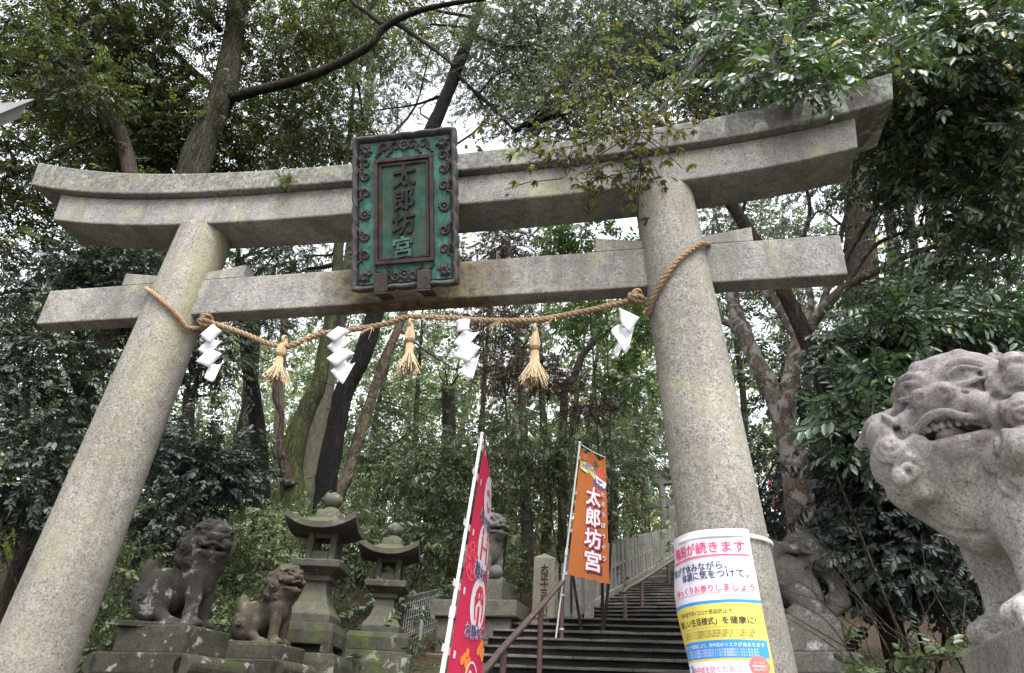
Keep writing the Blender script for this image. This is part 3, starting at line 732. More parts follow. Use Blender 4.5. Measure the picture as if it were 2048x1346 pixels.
P_wine = m_flat('wine_print', (.36, .02, .03)); P_orange = m_flat('orange_print', (.72, .22, .04)); P_pink = m_flat('faint_pink_print', (.74, .08, .12)); P_green = m_flat('leaf_green_print', (.03, .10, .06)); P_lime = m_flat('lime_print', (.55, .58, .16)); P_purple = m_flat('purple_print', (.11, .05, .24)); P_black = m_flat('black_print', (.03, .03, .035)); P_yellow = m_flat('yellow_print', (.55, .46, .09)); P_blue = m_flat('blue_print', (.035, .22, .55)); P_rose = m_flat('rose_print', (.66, .07, .16)); P_seal = m_flat('seal_print', (.62, .14, .13)); P_brown = m_flat('mask_red_print', (.48, .07, .04))
n = NT('white_plastic_pole'); M_pole = n.done(n.mix(n.ramp(n.noise(8, 3), [(.4, 0), (.7, 1)]), (.60, .60, .60), (.48, .49, .49)), .4, None, .5)
class Sheet:
    "a hanging sheet: f(u, v) gives the place in the world, prints lie a little off its face"
    def __init__(s, f, mat, parent, name='cloth', nu=24, nv=60, side=1):
        s.f = f; s.parent = parent; s.side = side
        A = np.array([[f(i / nu, j / nv) for j in range(nv + 1)] for i in range(nu + 1)])
        V = A.reshape(-1, 3); F = [(i * (nv + 1) + j, (i + 1) * (nv + 1) + j, (i + 1) * (nv + 1) + j + 1, i * (nv + 1) + j + 1) for i in range(nu) for j in range(nv)]
        o = MB().add(V, F).build(name, mat, parent, smooth=True, angle=180)
        uv = o.data.uv_layers.new(name='UVMap'); li = np.zeros(len(o.data.loops), np.int32); o.data.loops.foreach_get('vertex_index', li)
        U = np.stack([li // (nv + 1) / nu, li % (nv + 1) / nv], 1).astype(np.float32); uv.data.foreach_set('uv', U.ravel()); s.o = o
    def put(s, name, UVs, F, mat, lift=.003):
        e = 1e-3; out = []
        L_ = np.broadcast_to(np.asarray(lift, float), (len(UVs),))
        for (u, v), lift in zip(UVs, L_):
            p = s.f(u, v); nn = nrm(np.cross(s.f(u + e, v) - p, s.f(u, v + e) - p)) * s.side
            out.append(p + nn * lift)
        return MB().add(out, F).build(name, mat, s.parent)
    def text(s, body, u, v, su, sv, mat, lift=.004, offset=0.0, name='printed_text', rot=0, dxy=(0, 0)):
        V, F = text_geo(body, 1.0, 0, offset, 2); zz = V[:, 2].copy()
        h = V[:, 1].max() - V[:, 1].min(); 
        X = V[:, :2]
        if rot: X = X @ np.array([[math.cos(rot), math.sin(rot)], [-math.sin(rot), math.cos(rot)]])
        return s.put(name, np.stack([u + dxy[0] + X[:, 0] * su, v + dxy[1] - X[:, 1] * sv], 1), F, mat, lift + zz)
    def poly(s, pts, mat, lift=.002, name='printed_shape'):
        # fan from the middle with in-between rings so that it follows the curve of the sheet
        P = np.asarray(pts, float); c = P.mean(0); k = 5; n = len(P); V = [c]; F = []
        for r in range(1, k + 1): V += [c + (p - c) * r / k for p in P]
        for j in range(n): F.append((0, 1 + j, 1 + (j + 1) % n))
        for r in range(k - 1):
            for j in range(n):
                a = 1 + r * n + j; b = 1 + r * n + (j + 1) % n; F.append((a, a + n, b + n, b))
        return s.put(name, V, F, mat, lift)
    def grid(s, u0, v0, u1, v1, mat, lift=.002, name='printed_band', m=24, k=2, wav=None):
        V = []; F = []
        for i in range(m + 1):
            for j in range(k + 1):
                uu = u0 + (u1 - u0) * i / m; vv = v0 + (v1 - v0) * j / k
                V.append((uu, vv + (wav(uu) if wav else 0)))
        for i in range(m):
            for j in range(k): a = i * (k + 1) + j; F.append((a, a + k + 1, a + k + 2, a + 1))
        return s.put(name, V, F, mat, lift)
    def line(s, pts, wd, mat, lift=.003, name='printed_line', asp=1.0):
        P = spline(pts, 6) if len(pts) > 2 else np.array([np.array(pts[0]) + (np.array(pts[1]) - np.array(pts[0])) * t for t in np.linspace(0, 1, 8)])
        T = nrm(np.gradient(P * [1, asp], axis=0)); N = np.stack([-T[:, 1], T[:, 0]], 1) * wd / 2 / np.array([1, asp])
        V = np.concatenate([P + N, P - N]); m = len(P)
        return s.put(name, V, [(i, i + 1, m + i + 1, m + i) for i in range(m - 1)], mat, lift)
def ell(cu, cv, ru, rv, n=28, a0=0): return [(cu + ru * math.cos(a0 + t), cv + rv * math.sin(a0 + t)) for t in np.linspace(0, 2 * math.pi, n, endpoint=False)]

# --- red banner, edge-on to the camera: width .62 m runs away from it, length 1.95 m
rp1 = at(964, 868, d=5.32); rp0 = at(880, 1372, d=4.92)
rb = empty('red_banner', rp0 + (rp0 - rp1) * .75, 'red etiquette banner with white round pictograms on a white pole seen nearly edge-on', 'banner')
rdir = nrm(rp1 - rp0)
mb = MB(); mb.tube(np.array([rp0 - rdir * 1.6, rp1 - rdir * 1.25]), .0165, 14); mb.tube(np.array([rp1 - rdir * 1.25, rp1]), .0125, 14); mb.ball(rp1, .016, 8)
mb.tube(np.array([rp1 - rdir * 1.29, rp1 - rdir * 1.22]), .021, 14); mb.tube(np.array([rp0 - rdir * 1.6, rp0 - rdir * 1.3]), .09, 20); mb.build('pole', M_pole, rb, smooth=True)
rtop = rp1 - rdir * .08
crn = at(984, 968, d=np.linalg.norm(at(984, 968, y=rtop[1] + .62) - CAM))
bot_l = at(897, 1290, d=4.985) + rdir * 0
Lr = np.linalg.norm(rtop - bot_l)
RL = 2.0
def red_f(u, v):
    # left edge follows the pole, right edge swings back into the stairs
    l = rtop - rdir * RL * v + np.array([.03, 0, 0])
    r_top = crn; r_bot = crn + np.array([.05, -.12, -1.80])
    r = r_top + (r_bot - r_top) * v
    p = l + (r - l) * u
    return p + np.array([.012 * math.sin(u * math.pi) * (1 + .4 * math.sin(v * 5)) , 0, -.05 * math.sin(u * math.pi) * (1 - v)]) 
sh = Sheet(red_f, M_red, rb, 'cloth', side=-1)
sh.grid(.0, .80, 1.0, 1.0, P_white, .003, 'white_hem_panel', 20, 8)
asp = .62 / RL
def icon(cv): return sh.poly(ell(.62, cv, .31, .31 * asp * 1.02), P_white, .004, 'pictogram_disc')
icon(.115); icon(.31); icon(.52)
# pictogram 1: a hand under a tap; 2: two people apart; 3: a face with a finger to the mouth
sh.line([(.45, .10), (.6, .085), (.75, .10)], .07, P_rose, .006, 'pictogram', asp=1/asp); sh.line([(.5, .13), (.62, .15), (.78, .135)], .07, P_rose, .006, 'pictogram', asp=1/asp)
for su in (-1, 1):
    c0 = .62 + su * .15
    sh.poly(ell(c0, .255, .045, .045 * asp), P_red, .006, 'pictogram'); sh.line([(c0, .275), (c0 - su * .0, .365)], .075, P_red, .006, 'pictogram', asp=1/asp)
sh.line([(.53, .31), (.71, .31)], .03, P_red, .006, 'pictogram', asp=1/asp)
sh.poly([(.45, .485), (.55, .455), (.7, .455), (.8, .485), (.8, .515), (.72, .525), (.66, .505), (.56, .51), (.49, .535)], P_red, .006, 'pictogram')
sh.line([(.45, .5), (.48, .55), (.52, .58)], .05, P_red, .006, 'pictogram', asp=1/asp); sh.line([(.8, .5), (.79, .55), (.75, .585)], .05, P_red, .006, 'pictogram', asp=1/asp); sh.line([(.62, .53), (.62, .6)], .09, P_red, .006, 'pictogram', asp=1/asp)
for eu in (.57, .68): sh.poly(ell(eu, .492, .018, .012 * asp * 3), P_white, .008, 'pictogram')
for body, vv in (('手の消毒', .212), ('離れて', .408), ('お静かに', .622)):
    k = len(body); sz = .21 if k == 3 else .175
    sh.text(body, .60, vv, sz, sz * asp, P_white, .005, .05); sh.text(body, .60, vv, sz, sz * asp, P_navy, .008, .012)
for cu_, cv_ in ((.36, .71), (.82, .675)):     # orange clouds
    for du, dv in ((0, 0), (.07, -.015), (.06, .02), (-.05, .012), (.13, .012), (.11, .035)): sh.poly(ell(cu_ + du, cv_ + dv, .05, .05 * asp), P_orange, .0045 + .0004 * du, 'printed_cloud')
for pts in ([(.42, .79), (.46, .745), (.6, .725), (.74, .75), (.78, .785)], [(.5, .775), (.56, .755), (.64, .77)], [(.42, .79), (.6, .797), (.78, .785)]): sh.line(pts, .022, P_white, .0055, 'printed_rock', asp=1/asp)
for a in np.linspace(0, 2 * math.pi, 8, endpoint=False):
    sh.line([(.2 + .05 * math.cos(a), .40 + .05 * asp * math.sin(a)), (.2 + .19 * math.cos(a), .40 + .19 * asp * math.sin(a))], .028, P_pink, .0035, 'printed_emblem', asp=1/asp)
for rr in (.2, .12): sh.line(ell(.2, .40, rr, rr * asp, 20) + ell(.2, .40, rr, rr * asp, 20)[:1], .02, P_pink, .0038, 'printed_emblem', asp=1/asp)
sh.text('太郎坊宮', .55, .885, .2, .2 * asp, P_red, .006, .02)
for v in (.0, .115, .30, .50, .70, .86):
    p = rtop - rdir * RL * v
    mb = MB(); e = nrm(red_f(.1, min(v + .01, 1)) - p); mb.hexa([p - rdir * .0 + e * a + np.array([0, b, 0]) + rdir * cc for cc in (-.022, .022) for a, b in ((-.03, -.02), (.085, -.006), (.085, .006), (-.03, .02))]); mb.build('white_loop', M_white, rb)
mb = MB(); mb.tube(spline([rp1 - rdir * .03, (rtop + crn) / 2 + [0, 0, .01], crn], 6), .006, 8); mb.build('top_rod', M_pole, rb, smooth=True)

# --- orange banner tied to the rail post
op1 = at(1160, 886, y=4.82); op0 = at(1109, 1300, y=5.0)
ob = empty('orange_banner', op0, 'orange striped banner with four large white outlined characters on a thin pole behind the handrail', 'banner')
mb = MB(); mb.tube(np.array([op0, op1]), .0125, 12); mb.ball(op1, .022, 8)
mb.tube(np.array([op0 + (op1 - op0) * .43, op0 + (op1 - op0) * .46]), .02, 12); mb.build('pole', M_pole, ob, smooth=True)
oTL, oTR, oBL, oBR = at(1161, 893, y=4.80), at(1211, 915, y=4.86), at(1136, 1150, y=4.88), at(1219, 1168, y=4.78)
def or_f(u, v):
    l = oTL + (oBL - oTL) * v; r = oTR + (oBR - oTR) * v; p = l + (r - l) * u
    sag = .055 * math.exp(-v * 12) * abs(math.sin(u * 2 * math.pi)) ** .9 * (1 if u < .99 else 0)
    wob = .022 * math.sin(u * 9 + v * 4) * (.06 + .9 * math.exp(-v * 9)) + .05 * math.exp(-v * 8) * math.sin(u * 11)
    return p + np.array([0, wob + .02 * math.sin(v * 5 + u * 2), -sag + .008 * math.sin(u * 22) * max(0, v - .9) * 8])
osh = Sheet(or_f, M_orange, ob, 'cloth', side=-1)
_e = nrm(np.cross(or_f(.51, .5) - or_f(.5, .5), or_f(.5, .51) - or_f(.5, .5))); osh.side = 1 if _e @ (CAM - or_f(.5, .5)) > 0 else -1
_e = nrm(np.cross(red_f(.51, .5) - red_f(.5, .5), red_f(.5, .51) - red_f(.5, .5))); print('red side', _e @ (CAM - red_f(.5, .5)))
oa = .58 / 1.78
for i, ch in enumerate('太郎坊宮'):
    vv = .365 + i * .165; uu = .57 + .01 * i
    osh.text(ch, uu, vv, .48, .48 * oa, P_dark, .004, .075, 'character_shadow', dxy=(.035, .012))
    osh.text(ch, uu, vv, .48, .48 * oa, P_wine, .008, .08, 'character_outline'); osh.text(ch, uu, vv, .48, .48 * oa, P_white, .012, .026, 'character')
for i, ch in enumerate('たろうぼうぐう'):
    osh.text(ch, .885, .325 + i * .083, .135, .135 * oa, P_wine, .005, .09, 'character_outline'); osh.text(ch, .885, .325 + i * .083, .135, .135 * oa, P_white, .008, .02, 'character')
osh.poly([(.0, .10), (.25, .075), (.52, .115), (.62, .175), (.6, .235), (.3, .195), (.05, .175)], P_black, .003, 'printed_ribbon_edge')
osh.poly([(.01, .107), (.25, .083), (.51, .122), (.6, .175), (.58, .225), (.3, .187), (.05, .167)], P_lime, .0045, 'printed_ribbon')
for body, uu, vv, sz, rt in (('厄除け', .27, .115, .13, -.18), ('勝運の神様', .38, .148, .115, -.22)):
    osh.text(body, uu, vv, sz, sz * oa, P_white, .006, .05, rot=rt); osh.text(body, uu, vv, sz, sz * oa, P_purple, .0075, .01, rot=rt)
osh.poly([(.52, .235), (.62, .205), (.98, .235), (1.0, .285), (.8, .29), (.6, .265)], P_purple, .005, 'printed_band')
osh.poly([(.6, .10), (.75, .09), (.95, .135), (.97, .19), (.85, .19), (.66, .165)], P_brown, .0045, 'printed_leaf')
osh.poly([(.53, .08), (.6, .055), (.68, .075), (.75, .06), (.72, .1), (.63, .12), (.56, .11)], P_green, .006, 'printed_leaf')
for k in range(9): osh.poly(ell(.62 + .042 * k, .185 + .006 * k + .012 * (k % 2), .045, .05 * oa), P_white, .0062 + .0002 * k, 'printed_cloud')
for k in range(3): osh.poly(ell(.70 + .11 * k, .222 + .014 * k, .06, .07 * oa), P_white, .0085 + .0002 * k, 'printed_cloud')
for v in (.1, .38, .67, .985):
    p = oTL + (oBL - oTL) * v; q = op1 + (op0 - op1) * ((op1[2] - p[2]) / (op1[2] - op0[2]))
    mb = MB(); e = nrm(p - q) * .07; dz = np.array([0, 0, .02]); mb.hexa([q - e * .3 - dz + [0, -.016, 0], q + e + [0, -.012, 0] - dz, q + e + [0, .0, 0] - dz, q - e * .3 - dz + [0, .016, 0], q - e * .3 + dz + [0, -.016, 0], q + e + dz + [0, -.012, 0], q + e + dz, q - e * .3 + dz + [0, .016, 0]]); mb.build('white_loop', M_white, ob)
mb = MB(); mb.tube(spline([op1 + [0, 0, -.01], (oTL + oTR) / 2 + [0, .05, .02], oTR], 6), .006, 8); mb.build('top_rod', M_pole, ob, smooth=True)

# --- a further red banner far up the slope
fr = at(1546, 985, d=24)
fbn = empty('far_red_banner', fr - [0, 0, 1.4], 'tiny distant red banner seen between the right pillar and the mottled tree', 'banner')
mb = MB(); mb.tube(np.array([fr + [-.14, 0, -1.4], fr + [-.1, 0, .55]]), .015, 8); mb.build('pole', M_pole, fbn)
fsh = Sheet(lambda u, v: fr + np.array([-.1 + .3 * u, .05 * math.sin(3 * u + 4 * v), .5 - 1.05 * v]), M_red, fbn, 'cloth', 6, 12)
fsh.side = 1 if nrm(np.cross([.3, 0, 0], [0, 0, -1.])) @ (CAM - fr) > 0 else -1
for k in range(4): fsh.poly(ell(.5, .18 + .2 * k, .25, .07, 10), P_white, .01, 'printed_mark')

# ================================================================== poster on the right pillar
posA = math.atan2(CAM[1], CAM[0] - colx(1, 2.3))        # direction from the pillar to the camera
PR0, ZTOP = .004, at(1430, 1056, y=-.27)[2]
pos = empty('notice_poster', (colx(1, 2), -.3, 1.6), 'plastic covered white yellow and blue notice sheet wrapped round the right pillar', 'poster')
PWD = .62; PHT = .82
def pos_f(u, v):
    z = ZTOP - v * PHT; r = colr(z)
    a = posA + math.radians(31 - 3.0 * v) - (1 - u) * PWD / r
    lift = .011 + .055 * max(0, 1 - u * 2.6) ** 1.3 * (.5 + .9 * math.sin(v * 3.0 + .3) ** 2) + .003 * math.sin(u * 15 + v * 5) + .002 * math.sin(u * 7 - v * 15)
    if u > .93: lift += .05 * (u - .93) * (1 - .3 * math.sin(v * 6))
    return np.array([colx(1, z) + (r + lift) * math.cos(a), (r + lift) * math.sin(a), z - .03 * max(0, u - .0) * 0])
n = NT('glossy_poster_paper'); M_poster = n.done((.58, .58, .64), .22, n.bump(n.noise(7, 3), .15, .02), .5)
M_film = n.m
psh = Sheet(pos_f, M_poster, pos, 'sheet', 40, 60)
_e = nrm(np.cross(pos_f(.61, .5) - pos_f(.6, .5), pos_f(.6, .51) - pos_f(.6, .5))); psh.side = 1 if _e @ (CAM - pos_f(.6, .5)) > 0 else -1
pa = PWD / PHT
psh.text('階段が続きます', .575, .118, .108, .108 * pa, P_rose, .003, .02)
psh.grid(.14, .168, .97, .176, P_rose, .0026, 'printed_rule', 30); psh.grid(.14, .181, .97, .1835, P_rose, .0026, 'printed_rule', 30)
psh.text('急がず休みながら、', .45, .238, .078, .078 * pa, P_navy, .003, .012)
psh.text('体調に気をつけて。', .61, .292, .078, .078 * pa, P_navy, .003, .012)
psh.text('ゆっくりお参りしましょう', .57, .378, .068, .068 * pa, P_rose, .003, .012)
psh.grid(.16, .408, .97, .4105, P_rose, .0026, 'printed_rule', 30)
psh.grid(.0, .455, 1.0, .475, P_blue, .0026, 'printed_band', 40)
psh.grid(.0, .475, 1.0, 1.0, P_yellow, .0024, 'printed_band', 40, 20)
psh.text('熱中症予防×コロナ感染防止で', .48, .525, .042, .042 * pa, P_black, .0035, .0)
psh.text('「新しい生活様式」を健康に!', .53, .58, .064, .064 * pa, P_black, .0035, .012)
for k, (vv, a, b) in enumerate(((.618, .2, .93), (.64, .2, .93), (.656, .2, .93), (.672, .2, .9))):
    if k == 0: psh.grid(a, vv, b, vv + .0012, P_black, .003, 'printed_rule', 30)
    else: psh.text('新型コロナウイルス感染防止の生活で熱中症に注意しましょう適切に休憩', (a + b) / 2, vv, .0205, .0205 * pa, P_black, .0032, .0)
psh.grid(.12, .695, .985, .80, P_blue, .0030, 'printed_panel', 40, 6)
psh.poly([(.145, .712), (.20, .712), (.20, .737), (.145, .737)], P_yellow, .004, 'printed_tag'); psh.text('注意', .1725, .7245, .022, .022 * pa, P_navy, .005)
psh.text('マスク着用により、熱中症のリスクが高まります', .585, .725, .0345, .0345 * pa, P_white, .0045, .012)
for vv in (.752, .768, .784): psh.text('マスクを着けると皮膚からの熱が逃げにくくなり体温調節がしづらくなります', .55, vv, .0205, .0205 * pa, P_white, .0045, .0)
psh.grid(.155, .815, .955, 1.0, P_white, .0032, 'printed_panel', 36, 10)
psh.text('熱中症を防ぐために', .52, .865, .056, .056 * pa, P_rose, .0045, .0)
psh.text('マスクをはずしましょう', .55, .93, .075, .075 * pa, P_rose, .0045, .012)
psh.poly([(.17, .83), (.27, .83), (.28, .86), (.25, .9), (.19, .9), (.165, .86)], P_blue, .0045, 'printed_mask'); psh.poly([(.185, .845), (.255, .845), (.26, .865), (.24, .885), (.2, .885), (.18, .865)], P_white, .0055, 'printed_mask')
st = [(.895 + (.083 if k % 2 else .070) * math.cos(a), .845 + (.083 if k % 2 else .070) * pa * math.sin(a)) for k, a in enumerate(np.linspace(0, 2 * math.pi, 48, endpoint=False))]
psh.poly(st, P_seal, .006, 'printed_seal')
for body, vv in (('ウイルス', .826), ('感染対策は', .845), ('忘れずに!', .864)): psh.text(body, .895, vv, .022, .022 * pa, P_white, .0075, .01)
# plastic band that holds the sheet
bd = MB(); Rg = []
for a in np.linspace(0, 2 * math.pi, 64, endpoint=False):
    zc = ZTOP - .035; r = colr(zc) + .0155
    pc = np.array([colx(1, zc) + r * math.cos(a), r * math.sin(a), zc]); e = np.array([math.cos(a), math.sin(a), 0])
    Rg.append(np.array([pc + [0, 0, -.011], pc + e * .0025 + [0, 0, -.008], pc + e * .0025 + [0, 0, .008], pc + [0, 0, .011]]))
Rg.append(Rg[0]); bd.rings(Rg, cap=False).build('white_band', M_pole, pos, smooth=True)

# ================================================================== stone lanterns
M_lant = m_stone('lantern_stone', (.115, .109, .09), (.055, .052, .043), (.6, 1.25), 85, moss=(.075, .09, .02), moss_amt=.85, lichen=(.33, .34, .30), up_moss=True)
M_moss_block = m_stone('mossy_block', (.09, .088, .066), (.04, .04, .029), (.6, 1.25), 80, moss=(.06, .085, .018), moss_amt=.9, lichen=(.33, .34, .3), lichen_amt=.5)
def concave_roof(mb, c, rz, w, h, lift, top, thick):
    "four curved slopes with upturned corners; n x n grid over the square"
    n = 25; M = rotz(rz); V = []; F = []
    def zf(u, v, low):
        m = max(abs(u), abs(v)); k = abs(u) * abs(v)
        z = h * (1 - m) ** 1.55 + lift * (k ** 2.2)
        return z if not low else lift * (k ** 2.2) * .95 - thick * (1 - .0 * m) 
    for low in (0, 1):
        for i in range(n):
            for j in range(n):
                u, v = -1 + 2 * i / (n - 1), -1 + 2 * j / (n - 1)
                V.append(np.array([u * w, v * w, zf(u, v, low)]) @ M.T + c)
    N = n * n
    for i in range(n - 1):
        for j in range(n - 1):
            a = i * n + j; F.append((a, a + n, a + n + 1, a + 1)); F.append((N + a, N + a + 1, N + a + n + 1, N + a + n))
    edge = [(i, 0) for i in range(n)] + [(n - 1, j) for j in range(1, n)] + [(i, n - 1) for i in range(n - 2, -1, -1)] + [(0, j) for j in range(n - 2, 0, -1)]
    for k in range(len(edge)):
        a = edge[k]; b = edge[(k + 1) % len(edge)]; ia = a[0] * n + a[1]; ib = b[0] * n + b[1]
        F.append((ia, N + ia, N + ib, ib))
    mb.add(V, F)
def lantern(base, rz, s, label, tiers, roof_w=.40, hole=True, name='stone_lantern'):
    root = empty(name, base, label, 'stone lantern', 'stone lanterns')
    z = 0; B = np.array(base, float)
    def P(prof): return [(r * s, zz * s) for r, zz in prof]
    for k, (r0, r1, h, cut) in enumerate(tiers):
        mb = MB(); lo = z
        if cut:   # the block stands on four bracket feet, open between them
            M = rotz(rz); lo = z + .085; q = .11
            for sx in (-1, 1):
                for sy in (-1, 1):
                    mb.box(np.array([sx * (r0 - q / 2), sy * (r0 - q / 2), 0]) @ M.T * s + B + np.array([0, 0, (z + .046) * s]), np.array([q / 2, q / 2, .046]) * s, rz)
            mb.sqlathe(P([(r0 - .13, z), (r0 - .13, lo + .01)]), B, rz)
        mb.sqlathe(P([(r0, lo), (r0, z + h * .72), (r1, z + h)]), B, rz); mb.build('plinth_tier', M_moss_block, root, bevel=.012 * s)
        z += h
    mb = MB(); mb.sqlathe(P([(.245, z), (.25, z + .09), (.225, z + .125), (.165, z + .22), (.128, z + .34), (.12, z + .42), (.135, z + .44), (.155, z + .445), (.16, z + .50)]), B, rz); mb.build('flared_shaft', M_lant, root, bevel=.01 * s); z += .50
    mb = MB(); mb.sqlathe(P([(.15, z), (.27, z + .075), (.275, z + .145), (.26, z + .155)]), B, rz); mb.build('platform', M_lant, root, bevel=.008 * s); z += .155
    # fire box: four posts and rails round open windows
    fw, fh, t = .165, .36, .072
    mb = MB(); M = rotz(rz)
    def bx(cx, cy, cz, hx, hy, hz): mb.box(np.array([cx, cy, 0]) @ M.T * s + B + np.array([0, 0, cz * s]), np.array([hx, hy, hz]) * s, rz)
    for sx in (-1, 1):
        for sy in (-1, 1): bx(sx * (fw - t / 2), sy * (fw - t / 2), z + fh / 2, t / 2, t / 2, fh / 2)
    for zz, hz in ((z + .055, .055), (z + fh - .055, .055)):
        for sx in (-1, 1): bx(sx * (fw - t / 2 - .003), 0, zz, t / 2, fw - t, hz); bx(0, sx * (fw - t / 2 - .003), zz, fw - t, t / 2, hz)
    mb.build('fire_box', M_lant, root, bevel=.014 * s)
    mb = MB(); mb.lathe([(.03 * s, z * s + .02), (.03 * s, (z + .1) * s)], B + np.array([.03, 0, 0]), 12); mb.build('candle_cup', M_mark, root, smooth=True)
    z += fh - .03
    mb = MB(); concave_roof(mb, B + np.array([0, 0, (z + .05) * s]), rz, roof_w * s, .21 * s, .135 * s, 0, .075 * s); mb.build('roof', M_lant, root, bevel=.006 * s)
    z += .24
    mb = MB(); mb.sqlathe(P([(.135, z - .10), (.13, z + .0), (.11, z + .02)]), B, rz); mb.lathe(P([(.085, z - .02), (.095, z + .03), (.075, z + .05), (.06, z + .065), (.09, z + .09), (.112, z + .14), (.105, z + .19), (.06, z + .225), (.02, z + .25)]), B, 24); mb.build('finial', M_lant, root, smooth=True, angle=50)
    return z * s
l1 = at(634, 1250, d=8.6); l2 = at(757, 1250, d=10.1)
lantern((l1[0] - .06, l1[1], 1.64), math.radians(9), 1.0, 'larger nearer stone lantern with a wide curved roof beside the small guardian lion', [(.50, .48, .25, 0), (.42, .40, .30, 0), (.33, .31, .30, 1)], .40)
lantern((l2[0] + .06, l2[1], 1.90), math.radians(12), .98, 'smaller further stone lantern with mossy square base standing in front of the wire mesh', [(.46, .43, .50, 0), (.40, .37, .22, 0)], .40)
l3 = at(1550, 1080, d=10.5)
lantern((l3[0] + .02, l3[1], l3[2] - 1.25), math.radians(20), .8, 'dark stone lantern almost hidden between the right pillar and the mottled tree trunk', [(.42, .4, .3, 0)], .42)

# ================================================================== wire mesh panel
n = NT('galvanised_wire'); M_wire = n.done((.42, .46, .46), .4, None, .5, .6)
wm = empty('wire_mesh_fence', at(830, 1300, y=6.4), 'galvanised wire mesh panel leaning behind the further stone lantern', 'wire fence')
wa, wb_ = at(795, 1352, y=5.6), at(868, 1310, y=7.4); wz = 1.0
mb = MB(); dv = wb_ - wa
for k in range(17):
    p = wa + dv * k / 16; mb.tube(np.array([p, p + [0, 0, wz * .93], p + [.05, -.04, wz]]), .0045, 5)
for k in range(11):
    mb.tube(np.array([wa + [0, 0, wz * k / 10], wb_ + [0, 0, wz * k / 10]]), .0045, 5)
mb.build('mesh_panel', M_wire, wm)
mb = MB(); mb.tube(np.array([wa + dv * .5 + [0, 0, -.2], wa + dv * .5 + [0, 0, .8]]), .022, 10); mb.build('post', M_wire, wm, smooth=True)

# ================================================================== metal roof edge, top left
n = NT('grey_sheet_metal'); M_sheet = n.done(n.mix(n.ramp(n.noise(3, 4), [(.4, 0), (.65, 1)]), (.075, .073, .07), (.12, .118, .114)), .45, None, .4, .3)
M_dark = m_flat('dark_timber', (.05, .04, .035), .8)
ra, rb2 = at(58, 203, d=5.2), at(-220, 318, d=4.5)
rf = empty('roof_edge', rb2, 'end of a grey sheet metal roof edge jutting in at upper left', 'roof')
dv = nrm(rb2 - ra); sidev = nrm(np.cross(dv, [0, 0, 1.])); upv = np.cross(sidev, dv)
if sidev @ FW < 0: sidev = -sidev
upv = np.array([0, 0, 1.])
mb = MB(); L_ = np.linalg.norm(rb2 - ra)
def rbx(mb, a, b, h0, h1, s0, s1):
    return mb.hexa([a + upv * h0 + sidev * s0, b + upv * h0 + sidev * s0, b + upv * h0 + sidev * s1, a + upv * h0 + sidev * s1, a + upv * h1 + sidev * s0, b + upv * h1 + sidev * s0, b + upv * h1 + sidev * s1, a + upv * h1 + sidev * s1])
rbx(mb, ra, rb2, -.135, .0, 0, .012); rbx(mb, ra + dv * .003, rb2, -.012, .004, .0125, .5); mb.build('fascia', M_sheet, rf, bevel=.003)
mb = MB(); rbx(mb, ra + dv * -.012, rb2, .004, .016, -.02, .06); mb.build('drip_edge', M_sheet, rf, bevel=.003)
mb = MB(); rbx(mb, ra + dv * .08, rb2, -.22, -.12, .08, .5); mb.build('rafter', M_dark, rf)
